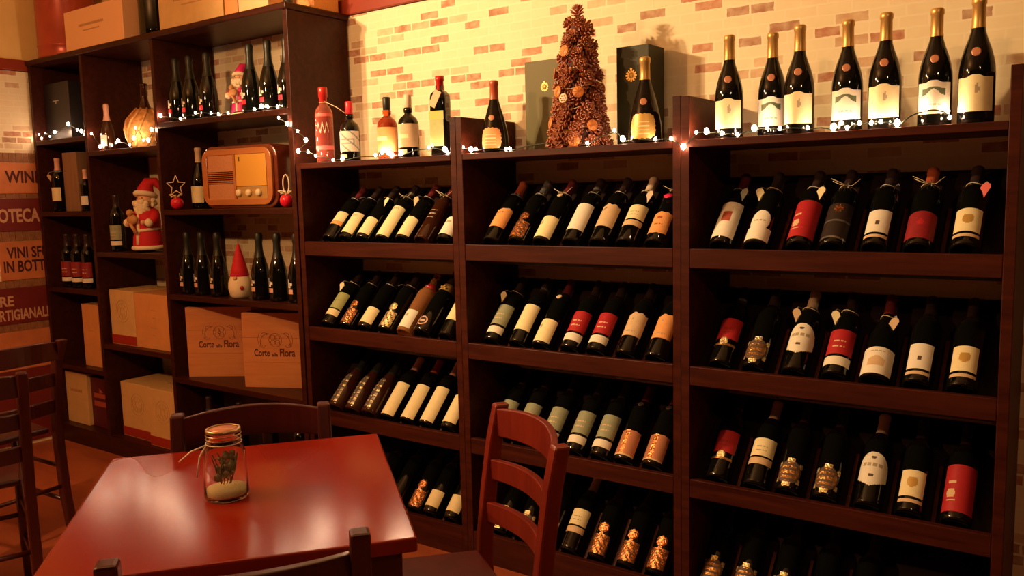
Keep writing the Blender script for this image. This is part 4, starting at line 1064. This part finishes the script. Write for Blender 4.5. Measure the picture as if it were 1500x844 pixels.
for k in range(7): add_tube(bm, [(0, 0, .01), (.014 * math.cos(k), .014 * math.sin(k), .05), (.03 * math.cos(k), .03 * math.sin(k), .075)], .0022, 5)
obj('twigs', bm, 'foil_green', t)

# ------------------------------------------------------------------ fairy lights
BULBS = [  # (x, y, z) of each bulb in order along the wire
]
def seq(name_pts): BULBS.extend(name_pts)
seq([(-4.972, 0.01, 1.741, 0.0045), (-4.922, 0.01, 1.757, 0.0045), (-4.895, 0.01, 1.733, 0.0075), (-4.851, 0.01, 1.76, 0.0045), (-4.801, 0.01, 1.739, 0.0045), (-4.745, 0.01, 1.758, 0.0075), (-4.593, 0.01, 1.792, 0.0075), (-4.505, 0.01, 1.757, 0.0045), (-4.465, 0.01, 1.747, 0.0075), (-4.434, 0.01, 1.728, 0.0045), (-4.365, 0.01, 1.728, 0.0045), (-4.284, 0.008, 1.656, 0.0075), (-4.172, 0.008, 1.657, 0.0045), (-4.132, 0.008, 1.668, 0.0045), (-4.111, 0.008, 1.677, 0.0075), (-4.008, 0.008, 1.651, 0.0045), (-3.967, 0.008, 1.683, 0.0075), (-3.948, 0.008, 1.732, 0.0045), (-3.884, 0.008, 1.668, 0.0045), (-3.843, 0.008, 1.666, 0.0075), (-3.776, -0.012, 1.71, 0.0075), (-3.759, 0.006, 1.755, 0.0045), (-3.722, 0.006, 1.775, 0.0075), (-3.563, 0.006, 1.748, 0.0045), (-3.444, 0.006, 1.767, 0.0045), (-3.326, 0.006, 1.758, 0.0045), (-3.272, 0.006, 1.748, 0.0045), (-3.203, 0.006, 1.748, 0.0045), (-3.017, 0.006, 1.75, 0.0045), (-2.971, 0.006, 1.758, 0.0075), (-2.931, 0.006, 1.754, 0.0045), (-2.869, 0.006, 1.749, 0.0045), (-2.842, -0.012, 1.699, 0.0045), (-2.789, -0.012, 1.672, 0.0075), (-2.728, -0.012, 1.638, 0.0045), (-2.681, -0.012, 1.599, 0.0075), (-2.73, -0.012, 1.558, 0.0075), (-2.672, -0.012, 1.552, 0.0045), (-2.628, -0.012, 1.534, 0.0045), (-2.548, 0.008, 1.514, 0.0045), (-2.497, 0.008, 1.514, 0.0045), (-2.312, 0.008, 1.522, 0.0045), (-2.275, 0.008, 1.533, 0.0075), (-2.243, 0.008, 1.529, 0.0075), (-2.226, 0.008, 1.518, 0.0075), (-2.184, 0.008, 1.519, 0.0045), (-2.04, 0.008, 1.537, 0.0045), (-1.963, 0.008, 1.526, 0.0075), (-1.951, 0.008, 1.514, 0.0045), (-1.881, 0.008, 1.529, 0.0045), (-1.844, 0.008, 1.52, 0.0075), (-1.823, 0.008, 1.521, 0.0045), (-1.693, 0.008, 1.514, 0.0045), (-1.676, 0.008, 1.514, 0.0045), (-1.372, 0.008, 1.516, 0.0045), (-1.273, 0.008, 1.55, 0.0045), (-1.244, 0.008, 1.523, 0.0075), (-1.133, 0.008, 1.515, 0.0045), (-1.074, -0.008, 1.513, 0.0045), (-1.034, -0.01, 1.487, 0.0075), (-1.001, 0.008, 1.527, 0.0045), (-0.969, 0.008, 1.529, 0.0075), (-0.923, 0.008, 1.52, 0.0045), (-0.876, 0.008, 1.514, 0.0045), (-0.827, 0.008, 1.528, 0.0075), (-0.79, 0.008, 1.527, 0.0045), (-0.755, 0.008, 1.523, 0.0045), (-0.679, 0.008, 1.52, 0.0045), (-0.611, 0.008, 1.518, 0.0075), (-0.592, 0.008, 1.527, 0.0045), (-0.576, 0.008, 1.514, 0.0045), (-0.545, 0.008, 1.524, 0.0045), (-0.516, 0.008, 1.522, 0.0045), (-0.493, 0.008, 1.524, 0.0045), (-0.453, 0.008, 1.518, 0.0075), (-0.394, 0.012, 1.548, 0.0045), (-0.337, 0.012, 1.539, 0.0045), (-0.333, 0.012, 1.523, 0.0045)])
sl_ = thing('string_lights', 'string of small warm fairy lights draped along the shelf tops', 'fairy lights', (0, 0, 0))
bulb_bm = bmesh.new(); add_ball(bulb_bm, (0, 0, 0), 1, 0, 10); bulb_me = mesh_of('bulb', bulb_bm, 'bulb_glow')
wire = []
for i, (x, y, z, r) in enumerate(BULBS):
    if x < -4.78: r *= .6
    if r: o = link('bulb', bulb_me, sl_, (x, y, z)); o.scale = (r, r, r * 1.3)
    wire.append(Vector((x, y + .004, z - r - .001)))
bm = bmesh.new(); path = []
for a, b in zip(wire[:-1], wire[1:]):
    d = (b - a).length
    for k in range(4):
        f = k / 4; p = a.lerp(b, f); p.z += .006 * math.sin(f * PI) * (1 if d < .2 else 2.5); p.y += .004 * math.sin(f * 7 + a.x * 40); path.append(p)
path.append(wire[-1]); add_tube(bm, path, .0019, 6); obj('wire', bm, 'wire_dark', sl_)

# ------------------------------------------------------------------ table and jar
TC = Vector((-1.936, -1.313)); TRc = Vector((-1.518, -.836)); BRc = Vector((-.980, -1.283)); BLc = Vector((-1.398, -1.760))
ctr = (TC + TRc + BRc + BLc) / 4
ux = (BRc - TRc).normalized(); ang = math.atan2(ux.y, ux.x); lw = (BRc - TRc).length; ld = (TRc - TC).length
tb = thing('dining_table', 'square glossy red brown wooden table with a glass jar on it', 'table', (ctr.x, ctr.y, 0), ang)
box_part('table_top', -lw / 2, lw / 2, -ld / 2, ld / 2, .722, .75, 'table_wood', tb, .004)
for k, (sx, sy) in enumerate(((1, 1), (1, -1), (-1, 1), (-1, -1))):
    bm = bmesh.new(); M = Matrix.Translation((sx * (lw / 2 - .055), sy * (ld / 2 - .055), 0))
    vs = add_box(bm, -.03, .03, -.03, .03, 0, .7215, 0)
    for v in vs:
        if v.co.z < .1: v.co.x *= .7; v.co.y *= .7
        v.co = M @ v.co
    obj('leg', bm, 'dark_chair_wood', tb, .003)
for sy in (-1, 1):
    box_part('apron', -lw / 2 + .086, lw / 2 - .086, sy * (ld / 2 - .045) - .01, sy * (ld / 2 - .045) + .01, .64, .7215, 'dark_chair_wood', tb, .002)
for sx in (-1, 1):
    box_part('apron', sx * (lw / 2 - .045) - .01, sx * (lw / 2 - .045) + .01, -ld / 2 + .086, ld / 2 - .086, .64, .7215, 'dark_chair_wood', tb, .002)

jr = thing('glass_jar', 'clear glass jar with sand and dried moss on the red table', 'jar', (-1.462, -1.333, .7502), math.radians(20))
bm = bmesh.new()
add_lathe(bm, [(0, .003), (.036, .002), (.041, 0), (.0445, .006), (.0445, .012), (.043, .05), (.0415, .095), (.038, .108), (.033, .116), (.033, .138), (.0345, .139), (.0345, .142), (.031, .142), (.0305, .117), (.0355, .107), (.039, .094), (.0405, .05), (.042, .012), (.040, .007), (0, .006)], 36); obj('glass', bm, 'glass_clear', jr)
bm = bmesh.new(); add_lathe(bm, [(0, .0065), (.0395, .0068), (.0412, .012), (.0410, .020), (.03, .024), (.012, .021), (0, .023)], 24); obj('sand', bm, 'sand', jr)
bm = bmesh.new()
for k in range(30): add_ball(bm, (rnd.uniform(-.018, .018), rnd.uniform(-.018, .018), rnd.uniform(.045, .095)), rnd.uniform(.004, .009), 0, 6, jitter=.2)
for k in range(12): a = k * .6; add_tube(bm, [(.01 * math.cos(a), .01 * math.sin(a), .03), (.020 * math.cos(a + .5), .02 * math.sin(a + .5), .06), (.026 * math.cos(a + 1), .026 * math.sin(a + 1), .09)], .0011, 5)
obj('dried_moss', bm, 'dry_moss', jr)
for zz in (.126, .134):
    bm = bmesh.new(); add_tube(bm, [(.0345 * math.cos(a), .0345 * math.sin(a), zz) for a in [2 * PI * k / 28 for k in range(28)]], .0013, 5, closed=True); obj('rim_ring', bm, 'lid_metal', jr)
bm = bmesh.new(); add_lathe(bm, [(.0348, .139), (.0352, .1425), (.0345, .146), (.030, .1465), (.0295, .1445), (.0335, .143)], 28); obj('rim_band', bm, 'lid_metal', jr)
bm = bmesh.new(); add_lathe(bm, [(0, .1435), (.029, .1435), (.0293, .1445), (0, .1448)], 28); obj('lid', bm, 'seal_copper', jr)
bm = bmesh.new()
add_tube(bm, [(.0355 * math.cos(a), .0355 * math.sin(a), .117) for a in [2 * PI * k / 20 for k in range(20)]], .0012, 5, closed=True)
for dx, dz in ((-.045, -.028), (-.012, -.062)):
    add_tube(bm, [(-.030, -.020, .117), (-.036 + dx * .5, -.028, .117 + dz * .35), (-.036 + dx, -.034, .117 + dz)], .0018, 6)
obj('string', bm, 'white_plastic', jr, rot=(0, 0, math.radians(20)))

# ------------------------------------------------------------------ chairs
def chair(px, py, qx, qy, sx, sy, label, m_, group='ladder back chairs around the tables', rake=.055, H=.83, drop=0, bow_=.046):
    """(px,py),(qx,qy): tops of the two back posts; (sx,sy): direction of the seat"""
    p = Vector((px, py)); q = Vector((qx, qy)); e = (q - p); Wd = e.length; e.normalize(); s = Vector((sx, sy)).normalized()
    s = (s - e * s.dot(e)).normalized()
    c = (p + q) / 2 + s * rake
    # local frame: x along the back, -y towards the seat
    a = math.atan2(e.y, e.x)
    if Vector((-math.sin(a), math.cos(a))).dot(s) > 0:
        a += PI
    t = thing('ladder_back_chair', label, 'chair', (c.x, c.y, 0), a, group)
    hw = Wd / 2
    # centre line of a post: y offset (positive = backwards)
    prof = [(0, .055), (.18, .018), (.42, 0), (.50, .004), (.62, .018), (.74, .036), (H, rake)]
    for sg in (-1, 1):
        bm = bmesh.new(); rings = []
        for z, y in prof:
            tx = .017 if z < .8 else .0165; ty = .019
            rings.append([bm.verts.new((sg * hw + dx * tx, y + dy * ty, z)) for dx, dy in ((-1, -1), (1, -1), (1, 1), (-1, 1))])
        for A, Bq in zip(rings[:-1], rings[1:]):
            for k in range(4): bm.faces.new((A[k], A[(k + 1) % 4], Bq[(k + 1) % 4], Bq[k]))
        bm.faces.new(rings[0][::-1]); bm.faces.new(rings[-1])
        obj('back_post', bm, m_, t, .006)
    def yat(z):
        for (z0, y0), (z1, y1) in zip(prof[:-1], prof[1:]):
            if z0 <= z <= z1: return y0 + (y1 - y0) * (z - z0) / (z1 - z0)
        return rake
    for zc, hh, ar in ((H - .046 - drop, .072, .012), (H - .165 - drop, .052, .008), (H - .275 - drop, .052, .006)):
        bm = bmesh.new(); n = 14; prev = None
        for i in range(n + 1):
            u = i / n; x = -hw + .012 + (Wd - .024) * u; bow = bow_ * (1 - (2 * u - 1) ** 2); up = ar * (1 - (2 * u - 1) ** 2)
            y = yat(zc) + bow; th = .009
            ring = [bm.verts.new((x, y - th, zc - hh / 2 + up * .5)), bm.verts.new((x, y + th, zc - hh / 2 + up * .5)), bm.verts.new((x, y + th, zc + hh / 2 + up)), bm.verts.new((x, y - th, zc + hh / 2 + up))]
            if prev:
                for k in range(4):
                    f = bm.faces.new((prev[k], prev[(k + 1) % 4], ring[(k + 1) % 4], ring[k])); 
            else: bm.faces.new(ring[::-1])
            prev = ring
        bm.faces.new(prev); obj('back_rail', bm, m_, t, .003)
    D = .36; fw = hw + .015
    bm = bmesh.new()
    pts = [(-hw + .020, -.022), (hw - .020, -.022), (fw + .012, -D - .01), (-fw - .012, -D - .01)]
    lo = [bm.verts.new((x, y, .44)) for x, y in pts]; hi = [bm.verts.new((x, y, .462)) for x, y in pts]
    bm.faces.new(lo[::-1]); bm.faces.new(hi)
    for k in range(4): bm.faces.new((lo[k], lo[(k + 1) % 4], hi[(k + 1) % 4], hi[k]))
    obj('seat', bm, m_, t, .006)
    for sg in (-1, 1):
        bm = bmesh.new(); add_tube(bm, [(sg * fw, -D + .02, 0), (sg * fw, -D + .02, .2), (sg * fw, -D + .02, .4395)], [.014, .018, .019], 12); obj('front_leg', bm, m_, t)
        for z in (.16, .30):
            bm = bmesh.new(); add_tube(bm, [(sg * fw, -D + .035, z), (sg * (hw), yat(z) - .012, z)], .009, 8); obj('side_stretcher', bm, m_, t)
    bm = bmesh.new(); add_tube(bm, [(-fw + .014, -D + .02, .24), (fw - .014, -D + .02, .24)], .009, 8); obj('front_stretcher', bm, m_, t)
    bm = bmesh.new(); add_tube(bm, [(-hw + .012, yat(.22), .22), (hw - .012, yat(.22), .22)], .009, 8); obj('back_stretcher', bm, m_, t)
    return t
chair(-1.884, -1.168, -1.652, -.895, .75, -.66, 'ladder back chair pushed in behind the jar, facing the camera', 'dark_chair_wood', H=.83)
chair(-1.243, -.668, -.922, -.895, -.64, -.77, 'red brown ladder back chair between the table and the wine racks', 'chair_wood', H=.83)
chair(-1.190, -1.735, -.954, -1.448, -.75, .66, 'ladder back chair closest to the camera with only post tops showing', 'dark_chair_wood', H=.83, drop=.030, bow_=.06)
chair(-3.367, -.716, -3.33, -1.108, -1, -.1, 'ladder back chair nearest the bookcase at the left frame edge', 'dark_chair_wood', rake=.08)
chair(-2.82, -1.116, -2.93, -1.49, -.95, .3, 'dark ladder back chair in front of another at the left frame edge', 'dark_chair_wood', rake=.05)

# ------------------------------------------------------------------ lamps, camera, world
def lamp(name, loc, power, radius, col=(1, .60, .27)):
    d = bpy.data.lights.new(name, 'POINT'); d.energy = power; d.shadow_soft_size = radius; d.color = col
    o = bpy.data.objects.new(name, d); C.objects.link(o); o.location = loc
    return o
def spot(name, loc, to, power, radius, angle, col, blend=1):
    d = bpy.data.lights.new(name, 'SPOT'); d.energy = power; d.shadow_soft_size = radius; d.color = col
    d.spot_size = math.radians(angle); d.spot_blend = blend
    o = bpy.data.objects.new(name, d); C.objects.link(o); o.location = loc
    o.rotation_euler = (Vector(to) - Vector(loc)).to_track_quat('-Z', 'Y').to_euler(); return o
spot('ceiling_spotlight', (-3.35, -1.95, 2.5), (-1.3, .3, 2.02), 305, .035, 92, (1, .66, .33))
spot('ceiling_spotlight', (-3.20, -2.00, 2.5), (-1.4, .3, 2.0), 150, .035, 92, (1, .66, .33))
spot('ceiling_spotlight', (.9, -2.5, 2.5), (-1.9, .3, 2.0), 42, .05, 100, (1, .60, .28))
lamp('ceiling_lamp', (-2.75, -2.6, 2.35), 118, .045, (1, .49, .20))

w = bpy.data.worlds.new('world'); bpy.context.scene.world = w; w.use_nodes = True
bg = w.node_tree.nodes['Background']; bg.inputs[0].default_value = (1, .45, .22, 1); bg.inputs[1].default_value = .012

cam = bpy.data.cameras.new('camera'); co = bpy.data.objects.new('camera', cam); C.objects.link(co)
cam.sensor_fit = 'HORIZONTAL'; cam.sensor_width = 36; cam.lens = 1226.23 / 1500 * 36; cam.clip_start = .02
r = Vector((0.81555895, 0.57818356, -0.02381939)); u = Vector((-0.04491514, 0.10428571, 0.99353265)); f = Vector((-0.57692827, 0.80921459, -0.11102034))
M = Matrix(((r.x, u.x, -f.x, 0), (r.y, u.y, -f.y, -2.35), (r.z, u.z, -f.z, 1.3583), (0, 0, 0, 1)))
co.matrix_world = M
sc = bpy.context.scene; sc.camera = co
sc.view_settings.view_transform = 'Standard'; sc.view_settings.look = 'None'; sc.view_settings.exposure = 0; sc.view_settings.gamma = 1
sc.view_settings.use_curve_mapping = False
